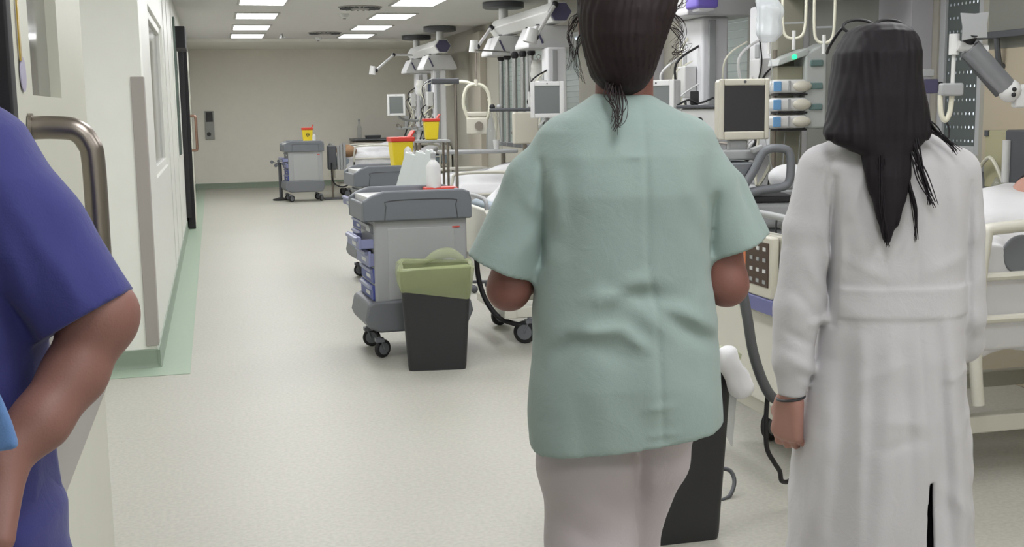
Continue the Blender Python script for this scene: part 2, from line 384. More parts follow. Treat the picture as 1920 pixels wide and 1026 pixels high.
# back counter against the far wall
xa, xb = at(660, 262, 22.8).x, at(742, 262, 22.8).x; zc_ = at(690, 262, 22.6).z
t = thing('back_counter', 'low cabinet counter with grey top against the far wall', 'counter', ((xa+3.98)/2, 22.98, 0)); wd = 3.98-xa
MB().box(0, 0, zc_/2-.02, wd-.04, .56, zc_-.04).build('cabinet_body', mat('counter_beige', (176, 168, 156), .5), t, bev=.004)
MB().box(0, -.01, zc_, wd, .6, .035).build('worktop', M_greypl, t, bev=.004)
for k in range(4): MB().box(-wd/2+.04+(k+.5)*(wd-.08)/4, -.287, zc_/2-.03, (wd-.08)/4-.015, .012, zc_-.16).build('door', MATS['counter_beige'], t, bev=.003)
pb = at(674, 245, 22.9)
t = thing('tall_bottle', 'tall clear bottle standing on the back counter', 'bottle', (pb.x, 22.9, zc_+.018))
MB().lathe([(.04, 0), (.045, .01), (.045, .2), (.018, .28), (.018, .34)]).build('body', M_clear, t); MB().cyl((0, 0, .34), (0, 0, .37), .021).build('cap', M_lgrey, t)
pb = at(700, 259, 22.8)
MB().box(0, 0, .03, .3, .18, .06, taper=.9).build('dark_tray', M_dgrey, None, bev=.006, loc=(pb.x, 22.85, zc_+.018)).update_tag()
tag(bpy.data.objects['dark_tray'], 'low dark tray lying on the back counter', 'tray')
# ================================================================ sculpting by distance field
class SDF:
    def __init__(s, lo, hi, h):
        s.h = h; s.lo = np.array(lo, np.float32); n = np.ceil((np.array(hi)-s.lo)/h).astype(int)+1; s.n = n
        s.x = (s.lo[0]+h*np.arange(n[0])).astype(np.float32); s.y = (s.lo[1]+h*np.arange(n[1])).astype(np.float32); s.z = (s.lo[2]+h*np.arange(n[2])).astype(np.float32)
        s.D = np.full(n, 0.5, np.float32)
    def _sub(s, lo, hi):
        sl = []
        for a, l, u in zip((s.x, s.y, s.z), lo, hi):
            i = int(np.searchsorted(a, l)); j = int(np.searchsorted(a, u)); sl.append(slice(i, j))
        sl = tuple(sl); return sl, s.x[sl[0]][:, None, None], s.y[sl[1]][None, :, None], s.z[sl[2]][None, None, :]
    def put(s, sl, d, k, sub=False):
        A = s.D[sl]
        if A.size == 0: return
        if sub:
            h = np.clip(.5-.5*(A+d)/k, 0, 1); s.D[sl] = A*(1-h)+(-d)*h+k*h*(1-h)
        else:
            h = np.clip(.5+.5*(A-d)/k, 0, 1); s.D[sl] = A*(1-h)+d*h-k*h*(1-h)
    def cone(s, a, b, r0, r1, k=.015, sub=False, sq=None):
        a = np.array(a, float); b = np.array(b, float); m = max(r0, r1)*(1 if sq is None else max(1, max(sq)))+k*2+s.h*3
        sl, X, Y, Z = s._sub(np.minimum(a, b)-m, np.maximum(a, b)+m); ab = b-a; L = float(ab@ab)+1e-12
        t = np.clip(((X-a[0])*ab[0]+(Y-a[1])*ab[1]+(Z-a[2])*ab[2])/L, 0, 1)
        qx, qy, qz = 1, 1, 1
        if sq: qx, qy, qz = sq
        d = np.sqrt(((X-a[0]-t*ab[0])/qx)**2+((Y-a[1]-t*ab[1])/qy)**2+((Z-a[2]-t*ab[2])/qz)**2)-(r0+(r1-r0)*t)
        s.put(sl, d.astype(np.float32), k, sub); return s
    def chain(s, pts, rs, k=.015, **kw):
        for i in range(len(pts)-1): s.cone(pts[i], pts[i+1], rs[i], rs[i+1], k, **kw)
        return s
    def ell(s, c, r, k=.015, sub=False, rz=0.0, rx=0.0):
        c = np.array(c, float); m = max(r)+k*2+s.h*3; sl, X, Y, Z = s._sub(c-m, c+m); X = X-c[0]; Y = Y-c[1]; Z = Z-c[2]
        if rz: ca, sa = math.cos(rz), math.sin(rz); X, Y = X*ca+Y*sa, -X*sa+Y*ca
        if rx: ca, sa = math.cos(rx), math.sin(rx); Y, Z = Y*ca+Z*sa, -Y*sa+Z*ca
        k0 = np.sqrt((X/r[0])**2+(Y/r[1])**2+(Z/r[2])**2); k1 = np.sqrt((X/r[0]**2)**2+(Y/r[1]**2)**2+(Z/r[2]**2)**2)+1e-9
        s.put(sl, (k0*(k0-1)/k1).astype(np.float32), k, sub); return s
    def prof(s, rows, k=.015, p=2.3, sub=False):
        # rows: (z, cx, cy, a, b) from low to high
        rows = sorted(rows); zz = [r[0] for r in rows]; z = s.z; c = [np.interp(z, zz, [r[i] for r in rows])[None, None, :] for i in (1, 2, 3, 4)]
        X = s.x[:, None, None]; Y = s.y[None, :, None]; a, b = c[2], c[3]
        d = ((np.abs((X-c[0])/a)**p+np.abs((Y-c[1])/b)**p)**(1/p)-1)*np.minimum(a, b)
        cap = np.maximum(z-zz[-1], zz[0]-z)[None, None, :]; d = np.maximum(d, cap)
        s.put((slice(None),)*3, d.astype(np.float32), k, sub); return s
    def half(s, pt, nrm, cut=True):      # remove the side the normal points to
        n = np.array(nrm, float); n /= np.linalg.norm(n)
        d = (s.x[:, None, None]-pt[0])*n[0]+(s.y[None, :, None]-pt[1])*n[1]+(s.z[None, None, :]-pt[2])*n[2]
        s.D = np.maximum(s.D, d.astype(np.float32)); return s
    def shell(s, t, where):              # hollow out where(X, Y, Z) > 0
        W = where(s.x[:, None, None], s.y[None, :, None], s.z[None, None, :]); inner = np.maximum(s.D+t, -W).astype(np.float32)
        s.D = np.maximum(s.D, -inner); return s
    def disp(s, f):
        s.D += np.broadcast_to(f(s.x[:, None, None], s.y[None, :, None], s.z[None, None, :]), s.D.shape).astype(np.float32); return s
    def fold(s, p0, p1, wdt, amp, side=-1, cy=0.0):      # a ridge (amp > 0) or crease (amp < 0) on the side y*side > cy
        x0, z0 = p0; x1, z1 = p1; m = wdt*3; sl, X, Y, Z = s._sub((min(x0, x1)-m, -9, min(z0, z1)-m), (max(x0, x1)+m, 9, max(z0, z1)+m))
        dx, dz = x1-x0, z1-z0; L = dx*dx+dz*dz+1e-9; t = np.clip(((X-x0)*dx+(Z-z0)*dz)/L, 0, 1)
        q = (X-x0-t*dx)**2+(Z-z0-t*dz)**2; wt = 1/(1+np.exp(-(side*(Y-cy))/.01)); fade = np.sin(np.pi*np.clip(t*.9+.05, 0, 1))**.5
        if s.D[sl].size: s.D[sl] -= (amp*np.exp(-q/wdt**2)*wt*fade).astype(np.float32)
        return s
    def mesh(s, name, m, parent=None, label=None, smooth=2):
        D = s.D; h = s.h; n = D.shape; neg = D < 0
        pad = np.zeros_like(neg); pad[1:-1, 1:-1, 1:-1] = neg[1:-1, 1:-1, 1:-1]; D = np.where(neg & ~pad, np.float32(1e-3), D); neg = pad
        cs = (n[0]-1, n[1]-1, n[2]-1); acc = np.zeros(cs+(3,), np.float32); cnt = np.zeros(cs, np.int16); E = []
        for ax in range(3):
            a = [slice(None)]*3; b = [slice(None)]*3; a[ax] = slice(0, -1); b[ax] = slice(1, None)
            cr = neg[tuple(a)] != neg[tuple(b)]; idx = np.argwhere(cr); da = D[tuple(a)][cr]; db = D[tuple(b)][cr]
            t = da/(da-db); pos = idx.astype(np.float32); pos[:, ax] += t; o1, o2 = [i for i in range(3) if i != ax]
            ok = (idx[:, o1] > 0) & (idx[:, o2] > 0) & (idx[:, o1] < cs[o1]) & (idx[:, o2] < cs[o2]) & (idx[:, ax] < cs[ax]); idx = idx[ok]; pos = pos[ok]; fl = (da < 0)[ok]
            c4 = []
            for e1, e2 in ((-1, -1), (0, -1), (0, 0), (-1, 0)):
                c = idx.copy(); c[:, o1] += e1; c[:, o2] += e2; f = (c[:, 0]*cs[1]+c[:, 1])*cs[2]+c[:, 2]; c4.append(f)
                np.add.at(acc.reshape(-1, 3), f, pos); np.add.at(cnt.reshape(-1), f, 1)
            q = np.stack(c4, 1); sw = fl if ax != 1 else ~fl; q[~sw] = q[~sw][:, ::-1]; E.append(q)
        q = np.concatenate(E); used = np.unique(q); mp = np.zeros(cs[0]*cs[1]*cs[2], np.int32); mp[used] = np.arange(len(used)); q = mp[q]
        v = acc.reshape(-1, 3)[used]/cnt.reshape(-1)[used][:, None]*h+s.lo
        for _ in range(smooth):
            sm = np.zeros_like(v); c = np.zeros(len(v), np.float32)
            for i in range(4):
                j = (i+1) % 4; np.add.at(sm, q[:, i], v[q[:, j]]); np.add.at(c, q[:, i], 1); np.add.at(sm, q[:, j], v[q[:, i]]); np.add.at(c, q[:, j], 1)
            v = v*.5+.5*sm/c[:, None]
        me = bpy.data.meshes.new(name); me.vertices.add(len(v)); me.vertices.foreach_set('co', v.astype(np.float32).ravel())
        me.loops.add(q.size); me.loops.foreach_set('vertex_index', q.ravel().astype(np.int32)); me.polygons.add(len(q))
        me.polygons.foreach_set('loop_start', np.arange(0, q.size, 4, dtype=np.int32)); me.polygons.foreach_set('loop_total', np.full(len(q), 4, np.int32))
        me.polygons.foreach_set('use_smooth', np.ones(len(q), bool)); me.update(calc_edges=True); me.validate(); me.materials.append(m)
        o = bpy.data.objects.new(name, me); COL.objects.link(o); o.parent = parent
        if label: o['label'] = label
        return o
def noise3(seed, n, lo, hi, amp):
    rs = np.random.RandomState(seed); W = []
    for _ in range(n):
        d = rs.normal(size=3); d /= np.linalg.norm(d); f = rs.uniform(lo, hi); W.append((d*f, rs.uniform(0, 6.28)))
    def f(X, Y, Z):
        o = 0
        for d, ph in W: o = o+np.sin(X*d[0]+Y*d[1]+Z*d[2]+ph)
        return o*amp/math.sqrt(n)
    return f
def hand(s, wrist, dirv, palm, curl=0.35, side=1, L=.185, k=.006, thumb_in=0.3):
    """palm and five fingers; dirv: wrist->fingers, palm: the way the palm faces, side: +1 thumb on dirv x palm"""
    w_ = Vector(wrist); d = Vector(dirv).normalized(); pn = Vector(palm); pn = (pn-d*pn.dot(d)).normalized(); t = d.cross(pn)*side
    pl = L*.52; ra = .0115
    for i in range(4):
        o = (1.5-i)*.0195; a = w_+t*o*.55+d*.012; b = w_+t*o+d*pl*(1.0-.04*abs(i-1.2)); s.cone(a, b, .0165, .0135, .014)
        fl = (L*.46, L*.50, L*.47, L*.37)[i]; p = b; ang = curl*(.5+.12*i)
        for j, q in enumerate((.45, .32, .23)):
            v = d*math.cos(ang)+pn*math.sin(ang)+t*(1.5-i)*.03; n_ = p+v*fl*q; r = (.0095, .0086, .0076)[j]*(1 if i < 3 else .88)
            s.cone(p, n_, r+.0006, r-.0004, k); p = n_; ang += curl*(1.1, .9, 0)[j]
    a = w_+t*.022+d*.018; b = w_+t*.045+d*.048+pn*.012; c = b+(d*.9+t*.35+pn*thumb_in).normalized()*.034; e = c+(d*1.0+t*.05+pn*thumb_in*1.5).normalized()*.028
    s.cone(a, b, .016, .0125, .012); s.cone(b, c, .0115, .010, k); s.cone(c, e, .010, .008, k)
def face(s, c, f, r=.075, k=.008, sc=1.0):
    """nose, mouth, chin, ears, eye sockets on a head centred at c looking along f (unit, horizontal)"""
    c = Vector(c); f = Vector(f); x = f.cross(Vector((0, 0, 1))); up = Vector((0, 0, 1))
    s.cone(c+f*.092*sc+up*.004, c+f*.108*sc-up*.034*sc, .008, .013, .008)
    for e in (-1, 1):
        s.ell(c+f*.096*sc+x*e*.031*sc+up*.004, (.017, .017, .012), .008, sub=True)
        s.ell(c+f*.080*sc+x*e*.031*sc+up*.003, (.0125, .0125, .0125), .003)
        s.cone(c+f*.093*sc+x*e*.014+up*.021, c+f*.084*sc+x*e*.048+up*.02, .006, .005, .008)
        ec = c+x*e*.077*sc-f*.008-up*.008
        s.cone(ec+up*.02-f*.006, ec-up*.022+f*.004, .014, .009, .006, sq=(.55, 1, 1))
    s.cone(c+f*.089*sc-x*.02-up*.062*sc, c+f*.089*sc+x*.02-up*.062*sc, .0075, .0075, .007)
    s.cone(c+f*.088*sc-x*.017-up*.073*sc, c+f*.088*sc+x*.017-up*.073*sc, .008, .008, .007)
    s.ell(c+f*.066*sc-up*.095*sc, (.026, .026, .022), .025)
# ---- colours of the people
M_skinG = mat('skin_tan', (132, 88, 78), 0.5, var=.06, vscale=12, sss=.03, bump=.1, bscale=300)
M_skinD = mat('skin_light', (168, 124, 112), 0.5, var=.06, vscale=12, sss=.03, bump=.1, bscale=300)
M_skinB = mat('skin_warm', (138, 98, 88), 0.5, var=.07, vscale=14, sss=.03, bump=.15, bscale=350)
M_hairG = mat('hair_dark_brown', (44, 34, 36), 0.6, var=.3, vscale=40, spec=.25)
M_hairD = mat('hair_black', (30, 26, 30), 0.6, var=.25, vscale=40, spec=.25)
def cloth(name, col, rough=.85, b=.35):
    m = mat(name, col, rough, var=.02, vscale=5, sheen=.15); nt = m.node_tree; N, L = nodes(m)
    tc = [n for n in N if n.type == 'TEX_COORD'][0]; wv = N.new('ShaderNodeTexNoise'); wv.inputs['Scale'].default_value = 520; L.new(tc.outputs['Object'], wv.inputs['Vector'])
    w2 = N.new('ShaderNodeTexNoise'); w2.inputs['Scale'].default_value = 22; w2.inputs['Detail'].default_value = 4; w2.inputs['Distortion'].default_value = 1.2; L.new(tc.outputs['Object'], w2.inputs['Vector'])
    b1 = N.new('ShaderNodeBump'); b1.inputs['Strength'].default_value = b; b1.inputs['Distance'].default_value = .0008; L.new(wv.outputs['Fac'], b1.inputs['Height'])
    b2 = N.new('ShaderNodeBump'); b2.inputs['Strength'].default_value = .2; b2.inputs['Distance'].default_value = .008; L.new(w2.outputs['Fac'], b2.inputs['Height']); L.new(b1.outputs['Normal'], b2.inputs['Normal'])
    L.new(b2.outputs['Normal'], N['Principled BSDF'].inputs['Normal']); return m
M_tunic = cloth('mint_scrub_cloth', (150, 168, 163))
M_pants = cloth('white_trouser_cloth', (192, 183, 186))
M_coat = cloth('white_coat_cloth', (198, 196, 198))
M_blackc = cloth('black_trouser_cloth', (34, 32, 38))
M_scrubB = cloth('violet_blue_scrub_cloth', (56, 58, 124))
M_under = cloth('pale_blue_cloth', (92, 128, 180))
def person(name_label, px0, d):
    p = atd(px0, 500, d); t = thing('person', name_label, 'person', (p.x, p.y, 0), -YAW); o = Vector((p.x, p.y, 0))
    def L(px, py, dd=0.0):        # picture point at distance d+dd -> (x, z) in this person's frame
        q = atd(px, py, d+dd)-o; return q.dot(RH), q.z
    return t, L
def rows(L, data, dd=0.0):        # (py, left px, right px, cy, b) -> profile rows
    out = []
    for py, l, r, cy, b in data:
        xl, z = L(l, py, cy); xr, z2 = L(r, py, cy); out.append(((z+z2)/2, (xl+xr)/2, cy, (xr-xl)/2, b))
    return sorted(out)
def V3(L, px, py, y): x, z = L(px, py, y); return (x, y, z)

# ================================================================ woman in the mint tunic
tG, LG = person('woman seen from behind in mint green scrub tunic and white trousers, dark pinned-up hair', 1172, 2.1)
hx, hz = LG(1172, 40); hz = 1.615
eL = V3(LG, 954, 540, .0); eR = V3(LG, 1360, 532, .0)
shL = V3(LG, 1066, 285, .01); shR = V3(LG, 1278, 282, .01)
b = SDF((-.36, -.22, -.01), (.36, .46, 1.76), .0055)
b.ell((hx, .02, hz), (.075, .094, .100), .02); b.ell((hx, .055, hz-.035), (.058, .062, .085), .03)
face(b, (hx, .03, hz), (0, 1, 0))
b.cone((hx-.003, -.005, 1.40), (hx, .012, hz-.05), .054, .050, .03)
b.prof([(.86, 0, 0, .15, .10), (1.0, 0, 0, .135, .09), (1.1, 0, 0, .12, .085), (1.25, 0, 0, .125, .09), (1.34, 0, 0, .125, .075), (1.40, 0, 0, .08, .05)], .03)
for sh, e, sx in ((shL, eL, -1), (shR, eR, 1)):
    b.chain([sh, V3(LG, 985 if sx < 0 else 1345, 400, 0), (e[0], e[1]-.01, e[2])], [.036, .037, .037], .02)
    wr = (e[0]+(-.13 if sx > 0 else .11), e[1]+.22, e[2]+.05)
    b.chain([(e[0], e[1]-.01, e[2]), (e[0]-sx*.02, e[1]+.06, e[2]+.012), wr], [.037, .036, .026], .02)
    hand(b, wr, (-sx*.35, .9, .1), (-sx*.8, 0, -.5), .5, side=sx)
# legs: the left one carries the weight, the right one steps forward
x1, z1 = LG(1105, 830); x2, z2 = LG(1110, 1020); x3, z3 = LG(1245, 830); x4, z4 = LG(1218, 1010)
legL = [(x1, .0, .86), (x2-.005, .0, .48), (x2, -.03, .09)]; legR = [(LG(1238, 830)[0], .03, .84), (LG(1192, 1000)[0], .08, .62), (LG(1192, 1000)[0], .12, .40), (x4-.03, .14, .10)]
for lg in (legL, legR):
    b.chain(lg, [.060, .046, .034] if len(lg) == 3 else [.052, .044, .042, .034], .02); a = lg[-1]
    b.cone((a[0], a[1]-.03, .035), (a[0], a[1]+.13, .03), .033, .028, .02)
b.mesh('body', M_skinG, tG)
# trousers
t_ = SDF((-.26, -.22, .07), (.26, .34, .98), .006)
t_.prof([(.885, (x1+x3)/2, .0, .155, .115), (.93, (x1+x3)/2, .0, .155, .115), (.96, (x1+x3)/2, 0, .145, .105)], .02)
def xz(px, py): return LG(px, py)
xa1, za1 = xz(1012, 870); xa2, _ = xz(1190, 870); xb1, zb1 = xz(1026, 1026); xb2, _ = xz(1194, 1026)
t_.chain([((xa1+xa2)/2, .0, .86), ((xa1+xa2)/2, 0, za1), ((xb1+xb2)/2, .0, zb1), ((xb1+xb2)/2+.005, -.02, .4), (x2, -.03, .09)], [.085, (xa2-xa1)/2, (xb2-xb1)/2, .08, .068], .025)
xc1, zc1 = xz(1196, 870); xc2, _ = xz(1298, 870); xd1, zd1 = xz(1192, 1000); xd2, _ = xz(1252, 1000)
t_.chain([(LG(1240, 815)[0], .02, .86), (LG(1235, 870)[0], .035, zc1), (LG(1193, 1000)[0], .08, zd1), (LG(1190, 1000)[0], .12, .40), (x4-.03, .14, .10)], [.068, .062, .056, .062, .058], .015)
for (p0, p1, wd, am) in (((1050, 865), (1180, 905), .02, -.006), ((1060, 905), (1180, 960), .022, .006), ((1030, 940), (1110, 985), .015, -.005), ((1195, 860), (1200, 1020), .012, -.008), ((1120, 850), (1190, 870), .012, .005), ((1215, 860), (1240, 960), .014, .004)):
    t_.fold(LG(*p0), LG(*p1), wd, am)
t_.disp(noise3(5, 8, 25, 60, .0015)); t_.half((0, 0, .10), (0, 0, -1)); t_.shell(.006, lambda X, Y, Z: .2-Z+0*X+0*Y)
t_.mesh('trousers', M_pants, tG)
for lg in (legL, legR):
    a = lg[-1]; q = SDF((a[0]-.06, a[1]-.10, -.005), (a[0]+.06, a[1]+.2, .12), .006)
    q.cone((a[0], a[1]-.03, .038), (a[0], a[1]+.05, .045), .038, .036, .02); q.cone((a[0], a[1]+.05, .04), (a[0], a[1]+.14, .034), .038, .034, .02); q.half((0, 0, .0), (0, 0, -1))
    q.mesh('shoe', M_wplast, tG)
# tunic
g = SDF((-.36, -.24, .74), (.36, .24, 1.56), .0045)
R_ = rows(LG, [(176, 1114, 1216, .005, .058), (190, 1094, 1240, .004, .066), (206, 1070, 1266, .002, .074), (222, 1044, 1296, 0, .084), (245, 1018, 1326, 0, .096), (290, 1006, 1336, 0, .115), (360, 1006, 1336, 0, .128), (440, 1010, 1332, 0, .128),
               (520, 1004, 1332, 0, .130), (600, 998, 1340, 0, .140), (700, 991, 1348, -.005, .152), (790, 990, 1356, -.005, .156), (880, 994, 1364, -.005, .158)])
hL = V3(LG, 940, 498, .0); hR = V3(LG, 1376, 468, .0)
ax0 = (np.array(hL)-np.array(V3(LG, 1040, 270, 0))); ax1 = (np.array(hR)-np.array(V3(LG, 1290, 262, 0))); u0 = ax0/np.linalg.norm(ax0); u1 = ax1/np.linalg.norm(ax1)
g.chain([V3(LG, 1056, 270, 0), V3(LG, 1008, 345, 0), tuple(np.array(hL)+u0*.05)], [.045, .056, .071], .02, sq=(1, 1.1, 1))
g.chain([V3(LG, 1286, 266, 0), V3(LG, 1326, 345, 0), tuple(np.array(hR)+u1*.05)], [.045, .052, .060], .02, sq=(1, 1.15, 1))
# loose flare of the right sleeve
g.cone(V3(LG, 1372, 350, .03), tuple(np.array(V3(LG, 1410, 450, .03))+u1*.03), .03, .035, .03)
hl0 = np.array(V3(LG, 872, 478, 0)); hl1 = np.array(V3(LG, 1008, 526, 0)); e0 = hl1-hl0; n0 = np.array([e0[2], 0, -e0[0]]); n0 /= np.linalg.norm(n0)
hr0 = np.array(V3(LG, 1328, 490, 0)); hr1 = np.array(V3(LG, 1428, 448, 0)); e1 = hr1-hr0; n1 = np.array([e1[2], 0, -e1[0]]); n1 /= np.linalg.norm(n1)
X = g.x[:, None, None]; Z = g.z[None, None, :]
dL = (X-hl0[0])*n0[0]+(Z-hl0[2])*n0[2]+0*g.D; dR = (X-hr0[0])*n1[0]+(Z-hr0[2])*n1[2]+0*g.D
bodyx0, bodyx1 = LG(1009, 520)[0], LG(1331, 480)[0]
g.D = np.where(X < 0, np.maximum(g.D, dL), np.maximum(g.D, dR)).astype(np.float32)
g.prof(R_, .018, p=2.5)
F = [((1012, 300), (1013, 490), .006, -.009), ((1333, 360), (1328, 470), .006, -.008), ((1300, 330), (1330, 420), .016, -.004), ((1025, 290), (1050, 420), .016, .005), ((1065, 320), (1060, 480), .02, -.004), ((985, 370), (1020, 400), .012, .004), ((1000, 430), (960, 480), .014, .004),
     ((1040, 650), (1075, 605), .014, -.006), ((1075, 600), (1150, 590), .013, .014), ((1150, 590), (1195, 625), .013, .009), ((1110, 625), (1170, 640), .02, -.006), ((1040, 610), (1110, 560), .016, .006), ((1095, 545), (1200, 505), .017, .012), ((1130, 520), (1260, 545), .016, -.010),
     ((1230, 545), (1320, 600), .018, .009), ((1240, 575), (1325, 625), .016, -.010), ((1180, 560), (1240, 600), .016, .006), ((1040, 700), (1060, 820), .025, .005), ((1150, 700), (1140, 830), .03, -.004), ((1310, 700), (1320, 800), .025, .005), ((1200, 660), (1215, 780), .02, .003),
     ((1170, 300), (1090, 480), .03, .004), ((1210, 320), (1290, 480), .03, .003), ((1130, 240), (1100, 330), .025, -.003), ((1250, 300), (1310, 420), .02, .004), ((1345, 300), (1385, 440), .016, .003), ((1365, 290), (1405, 420), .012, -.003)]
for p0, p1, wd, am in F: g.fold(LG(*p0), LG(*p1), wd, am)
# centre back seam of the tunic
sx_, _ = LG(1198, 400)
g.fold(LG(1196, 195), LG(1200, 480), .005, -.0035); g.fold(LG(1200, 480), LG(1215, 560), .005, -.0035); g.fold(LG(1215, 560), LG(1225, 830), .005, -.0035)
for (p0, p1) in (((1190, 730), (1245, 722)), ((1195, 775), (1250, 770)), ((1200, 800), (1235, 790)), ((1160, 290), (1200, 288))): g.fold(LG(*p0), LG(*p1), .006, .003)
g.disp(noise3(3, 10, 15, 45, .0022)); g.disp(lambda X, Y, Z: .0035*np.sin(X*46+3*np.sin(Z*7))*np.clip((1.12-Z)/.3, 0, 1))
g.disp(noise3(9, 12, 60, 120, .0006))
# hem line (slanted), sleeve hems, neck opening
a0 = np.array(V3(LG, 1000, 868, -.13)); a1 = np.array(V3(LG, 1355, 800, -.08)); e_ = a1-a0; g.half(a0, (e_[2], -.0, -e_[0]) if e_[0] > 0 else (0, 0, -1))
g.shell(.011, lambda X, Y, Z: np.maximum(np.maximum(.95-Z+0*X+0*Y, np.where((X < bodyx0-.016) & (Z > 1.02), dL+.03, -1)), np.where((X > bodyx1+.016) & (Z > 1.02), dR+.03, -1)))
g.mesh('tunic', M_tunic, tG, smooth=1)
# neck band is cut lower at the back: hair
hr = SDF((-.2, -.16, 1.36), (.2, .16, 1.86), .004)
hr.prof(rows(LG, [(178, 1150, 1190, -.03, .02), (166, 1128, 1206, -.024, .044), (145, 1110, 1222, -.018, .064), (110, 1099, 1236, -.015, .084), (70, 1087, 1250, -.012, .100), (30, 1081, 1264, -.008, .106), (0, 1082, 1268, -.004, .105)]) +
        [(1.69, hx+.002, -.002, .082, .095), (1.72, hx, 0, .062, .07), (1.735, hx, 0, .03, .04)], .01, p=2.1)
hr.ell((hx+.005, -.05, 1.725), (.062, .055, .048), .02); hr.ell((hx+.03, -.04, 1.745), (.035, .035, .03), .015); hr.ell((hx-.03, -.055, 1.74), (.03, .03, .025), .015)
# free the face
hr.ell((hx, .125, hz-.03), (.078, .09, .115), .01, sub=True); hr.ell((hx+.09, .05, hz-.02), (.03, .05, .045), .01, sub=True); hr.ell((hx-.09, .05, hz-.02), (.03, .05, .045), .01, sub=True)
hr.disp(lambda X, Y, Z: -.0+.0011*np.sin(np.arctan2(Y+.01, X-hx)*34+9*np.sin(Z*17)+4*np.sin(X*40)) + .0007*np.sin(np.arctan2(Y+.01, X-hx)*61-14*np.sin(Z*12+1)))
hr.disp(noise3(21, 6, 30, 70, .0022)); ho = hr.mesh('hair', M_hairG, tG, smooth=1)
rs = random.Random(4); st = MB()
def V(px, py, y): return V3(LG, px, py, y)
for (pts, r) in (([V(1150, 150, -.06), V(1148, 185, -.085), V(1156, 215, -.108), V(1152, 245, -.122)], .0022), ([V(1158, 150, -.06), V(1166, 190, -.088), V(1162, 225, -.112), V(1156, 240, -.12)], .002), ([V(1140, 150, -.06), V(1140, 175, -.078), V(1152, 205, -.1), V(1148, 228, -.115)], .0018),
                 ([V(1262, 95, -.02), V(1275, 100, -.03), V(1288, 92, -.03), V(1284, 82, -.03)], .0009), ([V(1250, 20, 0), V(1272, 35, 0), V(1278, 60, 0), V(1262, 85, 0)], .0012), ([V(1092, 20, 0), V(1074, 40, 0), V(1068, 75, 0), V(1078, 110, 0)], .0012), ([V(1100, 60, .02), V(1082, 85, 0), V(1080, 120, 0), V(1092, 150, 0)], .0012),
                 ([V(1088, 30, 0), V(1066, 60, 0), V(1072, 100, 0), V(1064, 130, 0)], .0008), ([V(1230, 10, 0), V(1262, 14, 0), V(1280, 6, 0), V(1276, -10, 0)], .0014), ([V(1240, 40, 0), V(1268, 62, 0), V(1274, 90, 0), V(1258, 118, 0)], .0010)):
    for q in range(7):
        pp = [Vector(a)+Vector((rs.gauss(0, .004), rs.gauss(0, .003), rs.gauss(0, .004))) for a in pts]; st.tube(pp, lambda t, r=r: r*(1-.85*t)*.45+.0002, n=5, sub=5)
    st.build('loose_lock', M_hairG, ho); st = MB()

# ================================================================ woman in the white coat
tD, LD = person('woman seen from behind in long white coat, long straight black hair, glasses pushed up', 1660, 2.5)
hx, hz = LD(1650, 120)[0], 1.52
b = SDF((-.30, -.30, -.01), (.32, .46, 1.66), .0045)
b.ell((hx, .03, hz), (.074, .092, .098), .02); b.ell((hx, .06, hz-.035), (.056, .06, .08), .03); face(b, (hx, .035, hz), (0, 1, 0))
b.cone((hx, .0, 1.30), (hx, .018, hz-.05), .046, .043, .03)
b.prof([(.80, 0, 0, .14, .09), (.95, 0, 0, .12, .085), (1.1, 0, 0, .115, .08), (1.25, 0, 0, .118, .072), (1.32, 0, 0, .11, .06), (1.36, 0, 0, .06, .045)], .03)
wl = V3(LD, 1483, 742, -.03)
b.chain([V3(LD, 1538, 325, 0), V3(LD, 1500, 540, -.02), wl], [.036, .032, .0245], .02)
# the closed hand: fist with the thumb side forward
fw = Vector(wl); hd_ = Vector((-.06, .12, -1)).normalized()
hand(b, fw+hd_*.004, hd_, (.75, .55, .1), .95, side=-1, L=.17, k=.005, thumb_in=.7)
b.chain([V3(LD, 1798, 330, 0), V3(LD, 1808, 590, 0.01), (LD(1760, 640)[0], .2, LD(1790, 640)[1]+.02)], [.036, .032, .024], .02)
hand(b, (LD(1760, 640)[0], .2, LD(1790, 640)[1]+.02), (-.3, .9, 0), (-.8, 0, -.4), .5, side=1, L=.17)
for sx in (-1, 1):
    lg = [(sx*.075, .0, .80), (sx*.075, .02*sx, .45), (sx*.08, .03*sx, .08)]; b.chain(lg, [.075, .05, .034], .03); b.cone((sx*.08, .03*sx-.03, .033), (sx*.085, .03*sx+.13, .028), .031, .026, .02)
b.mesh('body', M_skinD, tD)
t_ = SDF((-.22, -.2, .05), (.22, .22, .9), .007)
for sx in (-1, 1): t_.chain([(sx*.07, 0, .80), (sx*.075, .02*sx, .45), (sx*.08, .03*sx, .09)], [.09, .075, .062], .02)
t_.half((0, 0, .08), (0, 0, -1)); t_.mesh('trousers', M_blackc, tD)
for sx in (-1, 1):
    q = SDF((sx*.08-.06, -.12, -.005), (sx*.08+.07, .24, .12), .006); q.cone((sx*.08, .03*sx-.03, .036), (sx*.085, .03*sx+.14, .032), .038, .033, .02); q.half((0, 0, 0), (0, 0, -1)); q.mesh('shoe', M_black, tD)
g = SDF((-.30, -.26, .38), (.31, .30, 1.42), .0045)
g.chain([V3(LD, 1543, 318, 0), V3(LD, 1512, 430, -.005), V3(LD, 1494, 575, -.02), V3(LD, 1484, 680, -.028), V3(LD, 1483, 742, -.03)], [.052, .049, .049, .040, .031], .014)
g.chain([V3(LD, 1792, 322, 0), V3(LD, 1803, 430, 0), V3(LD, 1808, 590, .0), V3(LD, 1806, 640, .03), (LD(1762, 640)[0], .19, LD(1790, 640)[1]+.03)], [.050, .048, .044, .042, .034], .014)
Xg, Yg, Zg = g.x[:, None, None], g.y[None, :, None], g.z[None, None, :]
